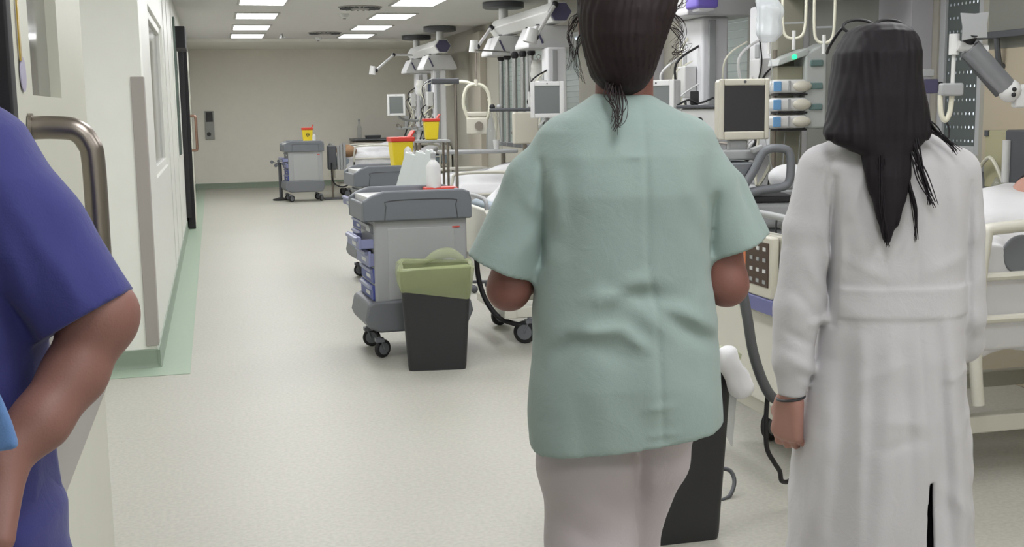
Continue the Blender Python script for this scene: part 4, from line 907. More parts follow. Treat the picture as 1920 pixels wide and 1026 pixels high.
# patient in the nearest bed
tP = thing('patient', 'patient lying in the nearest bed, bare shoulder and raised face at the right edge', 'person', (0, 0, 0))
hp = atd(1932, 376, 4.82)
M_skinP = mat('skin_pink', (200, 150, 134), .5, var=.06, vscale=12, sss=.03)
o_ = Vector((hp.x, hp.y, 0)); tP.location = o_
q = SDF((-1.9, -.35, .70), (.30, .40, 1.34), .008); hz = hp.z
q.ell((0, 0, hz), (.088, .075, .105), .02, rz=0); f_ = Vector((-.85, -.5, .15)).normalized()
fh = Vector((-.86, -.5, 0)).normalized(); face(q, (0, 0, hz), fh)
q.cone((.02, 0, hz-.06), (.05, 0, hz-.17), .05, .055, .03); q.ell((.02, 0, hz-.24), (.12, .20, .11), .04); q.cone((0, 0, hz-.26), (-.5, 0, .92), .13, .12, .05)
q.chain([(.0, -.18, hz-.20), (-.10, -.24, hz-.13), (-.22, -.06, hz-.07)], [.055, .045, .032], .03); hand(q, (-.22, -.06, hz-.07), (-.3, .8, .1), (.1, .0, -1), .4, side=1, L=.17)
q.chain([(.0, .18, hz-.20), (-.10, .28, hz-.24), (-.30, .16, hz-.2)], [.055, .045, .032], .03); hand(q, (-.30, .16, hz-.2), (-.6, -.6, 0), (0, 0, -1), .4, side=-1, L=.17)
for s_ in (-1, 1): q.chain([(-.5, s_*.09, .87), (-.78, s_*.1, .86), (-1.05, s_*.1, .85)], [.075, .055, .04], .03)
q.mesh('body', M_skinP, tP)
q = SDF((-.16, -.15, hz-.15), (.18, .15, hz+.16), .006); q.ell((.03, .01, hz+.02), (.095, .084, .10), .01); q.ell((-.12, -.06, hz-.03), (.12, .11, .11), .01, sub=True); q.mesh('hair', M_hairG, tP)
# raised backrest with pillow and white sheets round the patient
t = thing('raised_sheets', 'rumpled white sheets heaped over the patient in the nearest bed', 'bedding', (0.03, 0.05, -.10))
q = SDF((1.9, 3.66, .62), (3.9, 4.7, 1.30), .011)
a_ = atd(1870, 425, 4.25); b_ = atd(1925, 470, 4.2); c_ = atd(1860, 560, 4.1)
q.ell((a_.x, a_.y+.25, a_.z-.13), (.34, .36, .15), .06); q.ell((b_.x, b_.y+.22, b_.z-.13), (.40, .34, .20), .08); q.ell((c_.x+.1, c_.y+.22, c_.z+.02), (.32, .20, .16), .08); q.ell((3.4, 4.15, .86), (.32, .38, .13), .08)
q.disp(noise3(77, 16, 14, 36, .020)); q.disp(noise3(78, 14, 40, 80, .007)); q.mesh('sheets', M_linen, t)
# blanket and leg-like bundle on the farthest bed
p = at(652, 288, 19.9); t = thing('brown_blanket', 'rumpled brown blanket at the foot of the farthest bed', 'blanket', (p.x, 19.95, .76))
q = SDF((-.26, -.3, -.16), (.26, .3, .2), .014); q.ell((0, 0, .02), (.17, .24, .11), .03); q.ell((-.10, 0, .06), (.08, .2, .07), .02); q.disp(noise3(12, 10, 20, 50, .012)); q.mesh('blanket', mat('brown_blanket_cloth', (150, 118, 88), .85, var=.3, vscale=14), t)
# grey box and tubes hanging at the farthest footboard
t = thing('drainage_rack', 'grey rack with hanging bottles and hose at the farthest footboard', 'rack', (at(628, 300, 19.7).x-.06, 19.62, 0))
zz = at(632, 270, 19.7).z
m = MB(); m.box(.0, 0, zz-.22, .14, .22, .40); m.build('grey_box', M_dgrey, t, bev=.02)
for k in range(3): MB().cyl((.10+.05*k, -.12, zz-.42), (.10+.05*k, -.12, zz-.02+.02*k), .024).build('tube', M_lgrey, t)
m = MB(); m.tube([(-.02, -.14, zz-.3), (.0, -.15, zz-.62), (.18, -.16, zz-.70), (.34, -.15, zz-.55), (.36, -.12, zz-.3)], .012, n=8); m.build('hose', M_black, t)
m = MB(); m.cyl((0, 0, .02), (0, 0, zz-.42), .02); m.build('post', M_steel, t); MB().box(0, 0, .012, .3, .3, .024).build('foot', M_dgrey, t, bev=.006)
# spoked grab knobs left of the farthest cart
t = thing('valve_stand', 'low dark stand with round grey valve knobs left of the farthest cart', 'stand', (at(527, 340, 19.6).x, 19.75, 0))
MB().cyl((0, 0, 0), (0, 0, .62), .03).build('post', M_dgrey, t); MB().lathe([(.14, 0), (.14, .02), (.03, .05)]).build('foot', M_black, t)
m = MB()
for x, z in ((-.13, .64), (-.07, .58), (-.02, .65), (.06, .60)): m.cyl((x, -.03, z), (x, -.06, z), .028, n=12); m.tube([(x, -.03, z), (0, 0, .6)], .008, sub=0)
m.build('knobs', M_greypl, t)
# ---------------------------------------------------------------- monitors
def monitor(label, c, w_, h_, rz, fr, sc, arm=None, tilt=0.0, dep=.06):
    t = thing('patient_monitor', label, 'monitor', c, rz, 'bedside monitors')
    m = MB(); bz = .13*w_
    m.box(0, dep/2+.01, 0, w_, dep, h_); m.build('housing', fr, t, bev=.012, seg=3)
    m = MB(); f_ = .0
    for (x, z, sx, sz) in ((-w_/2+bz/2, 0, bz, h_), (w_/2-bz/2, 0, bz, h_), (0, h_/2-bz/2, w_-2*bz, bz), (0, -h_/2+bz/2, w_-2*bz, bz)): m.box(x, 0, z, sx, .026, sz)
    m.build('bezel', fr, t, bev=.005)
    MB().box(0, -.0, 0, w_-2*bz+.004, .016, h_-2*bz+.004).build('screen', sc, t)
    MB().cyl((0, -.0125, h_/2-bz/2), (0, -.0145, h_/2-bz/2), bz*.18).build('emblem', M_dgrey, t)
    if arm:
        m = MB(); m.tube([(0, dep+.01, -h_*.1)]+[tuple(a) for a in arm], .02, n=10, sub=3); m.build('arm', M_lgrey, t)
    return t
# facing the camera: angle of view at that spot
def aim(x, y, off=0.0): return -math.atan2(x, y)+off
p = at(743, 197, 18.3); monitor('small white monitor in front of the far wall, farthest of the monitors', (p.x, 18.3, p.z), .285, .335, aim(p.x, 18.3), M_wplast, M_screeng, [(.05, .2, -.2), (.25, .4, -.25), (.5, .5, -.25)])
p = at(1026, 187, 9.9); monitor('white monitor with grey screen left of the woman in mint', (p.x, 9.9, p.z), .295, .315, aim(p.x, 9.9), M_wplast, M_screeng, [(0, .16, -.25), (0, .18, -.6), (0, .18, -p.z+.03)])
p = at(1232, 190, 7.4); monitor('monitor seen obliquely, partly hidden behind the neck of the woman in mint', (p.x, 7.4, p.z-.04), .30, .36, aim(p.x, 7.4, R(-38)), M_wplast, M_screeng, [(0, .3, -.2), (.2, .5, -.2)])
# ---------------------------------------------------------------- ceiling supply units
M_unit = mat('unit_grey_white', (214, 214, 212), .4); M_carr = mat('unit_carriage', (190, 190, 190), .45)
def supply_unit(label, y0, y1, cols, zb=2.40, X=3.4):
    t = thing('ceiling_supply_unit', label, 'ceiling supply unit', (X, y0, 0), 0, 'ceiling supply units over the beds'); L_ = y1-y0
    for y in (.25, L_-.25):
        MB().lathe([(.22, 2.625), (.245, 2.635), (.245, 2.695), (.2, 2.70)], (0, y, 0), 32).build('ceiling_plate', M_dgrey, t)
        MB().cyl((0, y, zb), (0, y, 2.66), .055).build('drop_tube', M_unit, t)
    hexp = lambda r: [(r*1.15*math.cos(R(60*k)), zb+r*math.sin(R(60*k))*1.0) for k in range(6)]
    MB().prism(hexp(.115), .03, L_-.03, axis='y').build('beam', M_unit, t, bev=.012)
    MB().prism(hexp(.100), -.005, .03, axis='y').build('end_cap', M_purple, t, bev=.006); MB().prism(hexp(.105), L_-.03, L_+.005, axis='y').build('end_cap', M_unit, t, bev=.006)
    for y in (.55, L_-.45):
        m = MB(); m.prism([(-.17, 2.285), (.17, 2.285), (.26, 2.10), (.26, 2.06), (-.26, 2.06), (-.26, 2.10)], y-.28, y+.28, axis='y'); c = m.build('carriage', M_carr, t, bev=.01)
        MB().box(-.14, y-.285, 2.17, .02, .01, .14, rot=(0, R(-25), 0)).build('trim_line', M_purple, c)
        for dy in (-.2, .2): MB().cyl((-.14, y+dy, 2.285), (-.14, y+dy, 2.30), .02).build('knob', M_black, c)
    for i, (cy, cw) in enumerate(cols):
        y = cy-y0; z0, z1 = .95, 2.06
        c = MB().box(0, y, (z0+z1)/2, .20, cw, z1-z0).build('service_column', mat('column_white', (222, 222, 225), .35), t, bev=.02, seg=3)
        for dy in (-cw/2-.012, cw/2+.012): MB().box(-.03, y+dy, (z0+z1)/2, .05, .022, z1-z0-.05).build('rail', M_lgrey, c, bev=.003)
        for k in range(5): MB().box(-.102, y+cw*.2, z0+.15+k*.17, .012, .06, .085).build('socket', M_blackp if k in (1, 2) else M_lgrey, c, bev=.006)
        for k in range(3): MB().cyl((-.10, y-cw*.2, z0+.22+k*.16), (-.12, y-cw*.2, z0+.22+k*.16), .024).build('gas_outlet', M_dgrey if k % 2 else M_wplast, c)
        rs = random.Random(int(cy*100))
        for k in range(6):
            yy = y+rs.uniform(-cw*.6, cw*.6); z2 = rs.uniform(1.5, 1.95); z3 = rs.uniform(.95, 1.25); xo = -.12-rs.uniform(0, .12)
            MB().tube([(-.10, yy, z2), (xo-.05, yy+rs.uniform(-.08, .08), z2-.12), (xo, yy+rs.uniform(-.12, .12), (z2+z3)/2), (xo-.08, yy+rs.uniform(-.12, .12), z3), (-.12, yy+.03, z3+.12)], .006 if k % 2 else .009, n=6).build('cable', (M_black, M_tubing, M_wplast)[k % 3], c)
        MB().box(-.15, y-cw*.15, 1.62, .09, .14, .22).build('module', M_wplast, c, bev=.01); MB().cyl((-.24, y+.08, 1.18), (-.24, y+.08, 1.36), .04).build('jar', M_clear, c)
        sh_ = MB(); sh_.box(-.22, y, 1.16, .34, .40, .03); sh_.build('shelf', M_lgrey, c, bev=.006)
        MB().tube([(-.38, y-.20, 1.17), (-.40, y-.19, 1.22), (-.40, y+.19, 1.22), (-.38, y+.20, 1.17)], .010, n=8).build('shelf_handle', M_steel, c)
    return t
uC = supply_unit('ceiling supply unit farthest down the ward, over the last bed', 17.4, 20.0, [(17.85, .22), (19.4, .22)])
uM = supply_unit('ceiling supply unit in the middle of the ward, dark violet end cap', 11.3, 13.9, [(11.55, .24)])
for y_ in (.95, 1.3, 1.65, 2.0, 2.3):
    MB().cyl((-.05, y_, 1.02), (-.05, y_, 2.08), .026).build('hanging_rail', M_chrome, uM); MB().sph((-.05, y_, 2.05), .045).build('rail_knob', M_black, uM)
MB().box(-.05, 1.62, 1.04, .05, 1.5, .05).build('cross_rail', M_dgrey, uM, bev=.006)
uN = supply_unit('nearest ceiling supply unit, right of the mint woman\'s head, with tall white columns', 5.6, 8.2, [(6.65, .42), (7.80, .42)])
def exam_light(label, pts, head, hr_=.045):
    t = thing('exam_lamp', label, 'lamp', (0, 0, 0), 0, 'jointed exam lamps on the supply units')
    P_ = [at(*p) for p in pts]
    t.location = P_[0]; P_ = [p-t.location for p in P_]
    for a, b in zip(P_, P_[1:]): MB().cyl(a, b, .019).build('arm', M_wplast, t)
    for p in P_: MB().sph(p, .034).build('joint', M_black, t)
    h0, h1 = at(*head[0])-t.location, at(*head[1])-t.location
    MB().cyl(h0, h1, hr_, hr_*1.25).build('lamp_head', M_wplast, t); return t
exam_light('jointed exam lamp reaching left from the farthest supply unit', [(780, 103, 19.6), (738, 103, 19.3), (705, 132, 19.0)], [(699, 124, 19.0), (698, 140, 19.0)])
exam_light('thin jointed exam lamp at the far end of the middle supply unit', [(948, 55, 13.8), (921, 52, 13.6), (895, 88, 13.4)], [(889, 76, 13.4), (888, 98, 13.4)])
exam_light('white jointed exam lamp hanging at the near end of the middle supply unit', [(1041, 8, 11.25), (1004, 70, 11.1)], [(1000, 54, 11.1), (993, 80, 11.1)], .055)
# purple lamp head under the nearest unit
t = thing('violet_lamp_head', 'violet and white lamp head under the nearest supply unit at the top edge', 'lamp', at(1316, 4, 7.3)); MB().box(0, 0, 0, .16, .2, .09).build('housing', mat('violet', (116, 100, 190), .4), t, bev=.02); MB().box(0, -.02, -.05, .10, .12, .02).build('lens', M_wplast, t); MB().cyl((0, 0, .04), (.12, .1, .25), .018).build('arm', M_wplast, t)
# ---------------------------------------------------------------- breathing circuit and small gear
def circuit(label, px, py, w_, h_, Y, hang=.25):
    """cream corrugated loop hanging from a clip, with a flat filter box below"""
    c = at(px, py, Y); t = thing('breathing_circuit', label, 'breathing circuit', c, aim(c.x, Y), 'cream breathing circuits')
    m = MB(); m.tube([(-w_*.30, 0, -h_*.72), (-w_*.46, 0, -h_*.40), (-w_*.34, .0, -h_*.08), (0, 0, 0), (w_*.34, 0, -h_*.10), (w_*.48, 0, -h_*.42), (w_*.34, .0, -h_*.74)], .020, n=8, sub=8, rib=.12); m.build('corrugated_loop', M_tubing, t)
    m = MB(); m.tube([(-w_*.1, 0, 0), (-w_*.5, .02, .03), (-w_*1.1, .04, .0)], .018, n=8, rib=.1); m.tube([(w_*.40, .02, -h_*.3), (w_*.66, .04, -h_*.7), (w_*.62, .05, -h_*1.15)], .016, n=8, rib=.1); m.build('side_hose', M_tubing, t)
    MB().box(0, 0, -h_*.62, w_*.72, .04, .05).build('cross_bar', M_cream, t, bev=.01); MB().box(0, 0, -h_*.86, w_*.74, .05, h_*.34).build('filter_box', M_cream, t, bev=.012)
    MB().cyl((.02, -.02, -h_*.86), (.02, -.045, -h_*.86), .045).build('dial', M_steel, t); q_ = Matrix.Rotation(-t.rotation_euler[2], 3, 'Z') @ (Vector((3.36, 13.2, 2.10))-Vector(c)); MB().tube([(0, 0, 0), (0, 0, hang), tuple(q_)], .009, sub=0).build('hanger', M_steel, t); MB().cyl((0, 0, -.02), (0, 0, .05), .022).build('clip', M_cream, t)
    return t
circuit('cream corrugated breathing circuit hanging between grey pole and window', 893, 158, .30, .50, 12.0, .35)
# grey pole with dark head
p0 = at(857, 330, 9.2)
t = thing('drip_stand', 'tall grey pole with dark cross head behind the nearest cart', 'pole', (p0.x, 9.2, 0)); zt_ = at(857, 150, 9.2).z
MB().cyl((0, 0, .05), (0, 0, zt_), .013).build('pole', M_steel, t); MB().box(-.08, 0, zt_-.01, .22, .06, .045).build('cross_head', M_dgrey, t, bev=.01)
m = MB()
for k in range(5): a = 2*math.pi*k/5; m.tube([(0, 0, .06), (.24*math.cos(a), .24*math.sin(a), .05)], .014, sub=0); m.sph((.24*math.cos(a), .24*math.sin(a), .03), .03)
m.build('foot', M_dgrey, t)
# syringe pump stack and bag cluster at the far unit
M_bagc = None
def iv_bag(label, px, py, Y, w_=.11, h_=.2, m_=None, grp='infusion bags'):
    c = at(px, py, Y); t = thing('infusion_bag', label, 'infusion bag', c, aim(c.x, Y), grp)
    q = SDF((-w_*.7, -.05, -h_*1.35), (w_*.7, .05, .06), .006); q.prof([(-h_*1.05, 0, 0, w_*.30, .012), (-h_*.9, 0, 0, w_*.48, .026), (-h_*.3, 0, 0, w_*.5, .022), (0, 0, 0, w_*.42, .006)], .01, p=2.6); q.disp(noise3(int(px), 6, 40, 90, .002)); q.mesh('bag', m_ or M_bagc, t)
    MB().tube([(0, 0, -.01), (-.02, 0, .03), (0, 0, .055), (.02, 0, .03), (0, 0, -.01)], .004, n=6).build('hook', M_steel, t); MB().cyl((0, 0, -h_*1.04), (0, 0, -h_*1.30), .009).build('port', M_wplast, t)
    MB().tube([(0, 0, -h_*1.25), (.02, 0, -h_*1.8), (-.02, .03, -h_*2.8), (.04, .08, -h_*4.0)], .003, n=6).build('line', M_clear, t); return t
M_bagc = mat('bag_clear', (206, 211, 214), .15, alpha=.55, spec=.8)
M_bagw = mat('bag_milky', (214, 214, 208), .3, alpha=.85)
iv_bag('milky infusion bag hanging under the farthest supply unit', 788, 150, 18.4, .13, .24, M_bagw); iv_bag('clear infusion bag hanging above the white monitor', 1010, 112, 12.0, .17, .26, M_bagw)
p = at(808, 160, 18.0); t = thing('syringe_pump_stack', 'pump stack with dark display under the farthest supply unit', 'infusion pump', (p.x, 18.0, p.z), aim(p.x, 18.0))
MB().box(0, .04, 0, .09, .1, .20).build('display_unit', mat('navy_display', (70, 78, 98), .3), t, bev=.008); MB().box(.07, .08, -.25, .05, .08, .75).build('rack', M_wplast, t, bev=.006)
for k in range(4): MB().cyl((.07, .03, -.05-.14*k), (.07, .01, -.05-.14*k), .018).build('knob', M_black, t)
MB().tube([(-.02, 0, -.1), (-.02, 0, -.3), (-.10, 0, -.5), (-.14, .02, -.75)], .006).build('cable', M_black, t)
# cups, suction bottle, table
zc2 = at(905, 285, 11.6).z
t = thing('overbed_table', 'white overbed table top standing behind the second cart', 'table', (at(905, 288, 11.5).x, 11.75, 0)); MB().box(.0, 0, zc2-.0, .78, .36, .035).build('tabletop', M_lgrey, t, bev=.012, seg=3); MB().cyl((.3, .1, .06), (.3, .1, zc2), .025).build('post', M_steel, t); MB().box(.1, .1, .05, .6, .06, .05).build('foot', M_dgrey, t, bev=.01)
pp = at(931, 282, 11.7); t = thing('paper_cup', 'white cup on the overbed table', 'cup', (pp.x, 11.7, zc2+.018)); MB().lathe([(.026, 0), (.036, .10), (.034, .10), (.024, .004)]).build('cup', M_wplast, t)
pp = at(925, 280, 11.85); t = thing('suction_bottle', 'clear suction bottle behind the white cup', 'bottle', (pp.x-.02, 11.85, zc2+.018)); MB().lathe([(.05, 0), (.055, .02), (.05, .18), (.03, .26), (.02, .32)]).build('bottle', M_clear, t); MB().tube([(0, 0, .32), (.03, 0, .42), (.09, .02, .3), (.12, .02, -.02)], .006).build('tube', M_clear, t)
# small rack, wall arm left of the monitor
pa = at(945, 206, 11.7)
t = thing('equipment_arm', 'dark horizontal equipment arm in front of the window, left of the white monitor', 'arm', (pa.x, 11.7, pa.z), aim(pa.x, 11.7)); MB().box(.16, 0, 0, .62, .06, .035).build('bar', M_dgrey, t, bev=.01); MB().box(.33, .0, .10, .16, .12, .16).build('device', M_wplast, t, bev=.012)
for x in (-.12, -.05): MB().sph((x, 0, .03), .03).build('knob', M_black if x < -.1 else M_lgrey, t)
MB().box(.42, .3, .0, .06, .6, .06).build('bracket', M_lgrey, t)
pb = at(985, 240, 10.8); t = thing('control_box', 'pale upright box on a stand below the dark arm, beside the white monitor', 'device', (pb.x, 10.8, 0)); MB().box(0, 0, pb.z, .24, .1, .30).build('box', M_cream, t, bev=.015); MB().cyl((0, .03, .04), (0, .03, pb.z-.14), .02).build('post', M_steel, t); MB().lathe([(.2, 0), (.2, .03), (.05, .05)]).build('foot', M_dgrey, t)
# small trolley with dark tray behind the mint shoulder
pc = at(1318, 232, 6.4)
t = thing('device_trolley', 'white device trolley with dark tray right of the mint shoulder', 'trolley', (pc.x, 6.45, 0), aim(pc.x, 6.45)); zt_ = at(1318, 203, 6.4).z
MB().box(0, 0, (zt_+.15)/2, .22, .30, zt_-.15).build('body', M_wplast, t, bev=.015); MB().box(0, 0, zt_+.01, .27, .34, .02).build('tray', M_dgrey, t, bev=.006)
MB().box(-.03, -.1, zt_+.06, .05, .05, .08).build('black_unit', M_black, t, bev=.006); MB().cyl((.0, -.151, zt_-.07), (.0, -.17, zt_-.07), .02).build('connector', M_black, t)
m = MB(); m.tube([(-.13, -.1, zt_+.02), (-.06, -.12, zt_+.05), (0, -.14, zt_+.03), (.08, -.1, zt_+.06)], .006); m.build('cable', M_black, t)
for x in (-.08, .08):
    for y in (-.11, .11): castor(t, x, y, .05, .01, .5)
# ---------------------------------------------------------------- ventilator
pv = at(1396, 205, 5.3); rv = aim(pv.x, 5.3, R(14))
vt = thing('ventilator', 'big grey ventilator with cream-framed dark screen and round handle', 'ventilator', (pv.x, 5.3, 0), rv)
zv = pv.z; W_, H_ = .245, .295
MB().box(0, .075, zv, W_, .11, H_).build('display_housing', M_cream, vt, bev=.018, seg=3)
m = MB(); bz = .022
for (x, z, sx, sz) in ((-W_/2+bz/2, 0, bz, H_), (W_/2-bz/2, 0, bz, H_), (0, H_/2-.016, W_-2*bz, .032), (0, -H_/2+.02, W_-2*bz, .04)): m.box(x, .010, zv+z, sx, .03, sz)
m.build('display_frame', M_cream, vt, bev=.006)
MB().box(0, .012, zv, W_-2*bz+.004, .02, H_-.06).build('screen', M_screen, vt); MB().cyl((0, -.006, zv+H_/2-.014), (0, -.009, zv+H_/2-.014), .007).build('emblem', M_dgrey, vt)
MB().box(-.02, .06, zv-H_/2-.05, .09, .07, .10).build('display_neck', M_lgrey, vt, bev=.01); MB().box(-.02, .06, zv-H_/2-.075, .20, .16, .05).build('neck_shelf', M_lgrey, vt, bev=.01)
zd = zv-H_/2-.10
m = MB(); m.prism([(-.20, zd-.16), (-.20, zd-.01), (.04, zd-.01), (-.06, zd-.16)], -.06, .30, axis='y'); m.build('desk', M_greypl, vt, bev=.01)
m = MB(); m.tube([(-.05, -.09, zd-.17), (.02, -.09, zd-.06), (.08, -.09, zd+.045), (.17, -.09, zd+.055), (.205, -.09, zd+.02), (.205, -.09, zd-.09), (.17, -.09, zd-.13), (.05, -.09, zd-.145), (-.05, -.09, zd-.17)], .021, n=14, sub=6); m.build('handle_frame', M_greypl, vt)
MB().box(.045, -.07, zd+.055, .06, .04, .03, rot=(0, R(-20), 0)).build('lever', M_lgrey, vt, bev=.008)
MB().box(.02, .12, zd-.19, .44, .40, .03).build('dark_slot', M_black, vt, bev=.006)
m = MB(); m.box(.03, .12, zd-.27, .42, .40, .13); m.build('gas_module', M_lgrey, vt, bev=.03, seg=3)
MB().lathe([(.075, 0), (.08, .02), (.06, .05), (.045, .055)], (-.02, -.085, zd-.26), 28, (0, -1, 0)).build('round_housing', M_lgrey, vt); MB().lathe([(.035, 0), (.035, .02), (.022, .024)], (-.02, -.138, zd-.26), 20, (0, -1, 0)).build('dial', M_dgrey, vt)
MB().cyl((.0, -.08, zd-.35), (-.07, -.12, zd-.37), .045, .05).build('valve_body', M_greypl, vt); MB().cyl((.02, -.10, zd-.365), (.10, -.12, zd-.36), .018).build('valve_spout', M_greypl, vt); MB().cyl((-.05, -.10, zd-.40), (-.05, -.10, zd-.44), .03).build('black_cap', M_black, vt)
m = MB(); m.prism([(-.22, .20), (-.22, zd-.34), (.20, zd-.34), (.23, .20)], -.02, .32, axis='y'); m.build('lower_body', mat('vent_body', (150, 152, 154), .45), vt, bev=.02)
MB().box(0, .14, .15, .52, .48, .09).build('base', M_greypl, vt, bev=.03)
for x in (-.2, .2):
    for y in (-.02, .32): castor(vt, x, y, .05, .01, .4)
m = MB(); m.cyl((.06, -.10, zd-.50), (-.03, -.10, zd-.62), .05, .045); m.build('bellows', M_lgrey, vt)
m = MB()
for dx, sd in ((0, 1), (.025, 2), (.05, 3)):
    rs = random.Random(sd); m.tube([(.14+dx, -.11, zd-.27), (.13+dx*2, -.14, zd-.36), (.17+dx, -.15, zd-.45), (.20-dx, -.13, zd-.52), (.17, -.12, zd-.62), (.18, -.12, zd-.78)], .0045, n=6)
m.tube([(.22, -.10, zd-.20), (.27, -.12, zd-.34), (.20, -.13, zd-.44), (.25, -.12, zd-.5), (.28, -.1, zd-.3)], .0045, n=6); m.build('cables', M_black, vt)
m = MB(); m.tube([(-.05, -.1, zd-.47), (.05, -.14, zd-.44), (.16, -.12, zd-.36), (.27, -.1, zd-.28)], .012, n=8, rib=.1); m.build('clear_hose', M_clear, vt)
# white cloth behind the handle
t = thing('white_cloth', 'crumpled white cloth behind the round handle of the ventilator', 'cloth', at(1482, 325, 5.6)); q = SDF((-.2, -.16, -.16), (.22, .16, .12), .01); q.ell((0, 0, -.02), (.13, .1, .07), .02); q.disp(noise3(15, 10, 25, 60, .008)); q.mesh('cloth', M_linen, t)
t2 = thing('cloth_stand', 'grey bedside cabinet under the crumpled white cloth', 'cabinet', (t.location.x, t.location.y+.02, 0)); MB().box(0, 0, (t.location.z-.08)/2, .36, .3, t.location.z-.08).build('body', M_lgrey, t2, bev=.01); MB().box(-.10, -.152, .55, .14, .01, .2).build('door', M_wplast, t2, bev=.003)
# ---------------------------------------------------------------- pump rack on its column
pr = at(1500, 160, 5.95); rr_ = aim(pr.x, 5.95, R(22))
t = thing('pump_rack', 'rack of three blue-ended infusion pumps beside the long black hair', 'infusion pump rack', (pr.x, 5.95, 0), rr_); z = pr.z
m = MB(); m.prism([(.02, z-.24), (.02, z+.17), (.07, z+.20), (.15, z+.24), (.15, z-.24)], -.02, .16, axis='y'); m.build('side_cheek', mat('rack_grey', (180, 184, 182), .42), t, bev=.015)
for k, zz in enumerate((z+.12, z-.005, z-.12)): MB().box(.085, -.024, zz, .075, .012, .035).build('recess', mat('teal_recess', (104, 128, 126), .4), t, bev=.008)
MB().prism([(-.14, z+.105), (-.13, z+.145), (.04, z+.205), (.04, z+.165)], -.02, .14, axis='y').build('top_rail', MATS['rack_grey'], t, bev=.006)
MB().cyl((-.045, -.022, z+.155), (-.045, -.028, z+.155), .014).build('green_light', mat('green_led', (40, 230, 130), .3, emis=2.2), t)
MB().box(-.055, .06, z+.06, .15, .10, .09).build('empty_slot', mat('slot_olive', (132, 130, 112), .6), t, bev=.006)
for k, zz in enumerate((z-.005, z-.105, z-.20)):
    pu = MB().box(-.06, .03, zz, .19, .13, .075).build('pump', M_wplast, t, bev=.022, seg=3)
    MB().box(-.145, -.0375, zz, .045, .008, .055).build('blue_panel', mat('pump_blue', (110, 160, 206), .35), pu, bev=.003); MB().sph((.0, -.03, zz), .058, .022, .030).build('bulge', M_cream, pu)
    MB().box(-.075, -.037, zz, .012, .008, .06).build('trim', M_lgrey, pu); MB().box(-.05, .03, zz-.045, .17, .11, .010).build('gap', M_black, pu)
MB().box(.0, .20, 1.20, .16, .10, 2.3).build('support_column', mat('olive_column', (138, 136, 122), .5), t, bev=.01); MB().cyl((-.11, .10, .06), (-.11, .10, z+.2), .014).build('pole', M_steel, t); MB().box(-.02, .18, .03, .4, .4, .06).build('foot', M_dgrey, t, bev=.015)
for sx in (-.06, .03):
    MB().tube([(sx, .05, z-.22), (sx-.02, .03, z-.5), (sx+.01, .05, z-.8), (sx-.05, .06, z-1.1)], .003, n=6).build('drip_line', M_clear, t)
# cream drip loops above the rack
def loop(label, px0, px1, pyb, Y):
    a = at(px0, pyb, Y); b_ = at(px1, pyb, Y); w_ = (b_-a).length; c = (a+b_)/2; t = thing('hose_loop', label, 'hose loop', c, aim(c.x, Y), 'cream hose loops above the pump rack')
    MB().tube([(-w_/2, 0, .55), (-w_/2, 0, .2), (-w_/2+.004, 0, .05), (-w_*.32, 0, 0), (0, 0, -.012), (w_*.32, 0, 0), (w_/2-.004, 0, .05), (w_/2, 0, .2), (w_/2, 0, .55)], .0085, n=10, sub=6).build('loop', M_tubing, t)
    MB().box(0, 0, .07, w_*.9, .012, .010).build('cross_strip', M_clear, t); MB().cyl((0, 0, -.07), (0, 0, .03), .010).build('chamber', M_wplast, t)
    MB().box(0, 0, .56, w_+.04, .03, .03).build('holder', M_wplast, t, bev=.006); return t
loop('cream hose loop above the pump rack, touching the black hair side', 1528, 1562, 76, 5.7); loop('cream hose loop above the pump rack, between bag and the other loop', 1469, 1508, 68, 5.8)
iv_bag('large clear infusion bag hanging left of the pump rack, at the top edge', 1443, -14, 5.6, .135, .24)
MB().tube([(0, 0, 0), (.005, 0, -.2), (.02, 0, -.34), (.0, 0, -.46), (-.02, 0, -.52)], .005).build('black_cable', M_black, None, loc=at(1424, 5, 6.5)); tag(bpy.data.objects['black_cable'], 'thin black cable running down the white column to the cream-framed screen', 'cable')
# ---------------------------------------------------------------- right side: display arm, hanger, drip hook, wall boxes
va = atd(1818, 48, 4.6)
t = thing('display_arm', 'jointed grey and white display arm with an empty square mounting plate', 'arm', va, -YAW)
def LA(px, py, dd=0.0): q_ = atd(px, py, 4.6+dd)-va; return Vector((q_.dot(RH), q_.dot(FH), q_.z))
a, b_, c_, d_ = LA(1792, 26), LA(1845, 24), LA(1842, 72), LA(1795, 78); cc = (a+b_+c_+d_)/4
m = MB(); pl_ = []
for p_, q_ in ((a, b_), (b_, c_), (c_, d_), (d_, a)): pl_.append((p_.x, p_.z)); mm = (p_+q_)/2; mm = mm+(cc-mm)*.10; pl_.append((mm.x, mm.z))
m.prism(pl_, -.05, -.042, axis='y'); m.build('mounting_plate', M_lgrey, t, bev=.002)
MB().cyl(LA(1818, 62)+Vector((0, -.04, 0)), LA(1816, 78), .022).build('swivel', M_black, t); MB().cyl(LA(1795, 86), LA(1850, 94), .020).build('joint', M_wplast, t)
MB().cyl(LA(1818, 90), LA(1888, 165), .042, .038).build('spring_arm', mat('arm_grey', (140, 142, 146), .35, .4), t)
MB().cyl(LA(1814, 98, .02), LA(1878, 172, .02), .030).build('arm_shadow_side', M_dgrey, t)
MB().sph(LA(1893, 170), .045).build('elbow', M_wplast, t); MB().cyl(LA(1893, 172), LA(1965, 165), .024).build('rear_arm', M_wplast, t); MB().box(LA(1912, 185).x, 0, LA(1912, 185).z, .05, .05, .07).build('end_block', M_wplast, t, bev=.008)
for px, py in ((1893, 168), (1892, 178)): MB().sph(LA(px, py)+Vector((0, -.042, 0)), .009).build('screw', M_black, t)
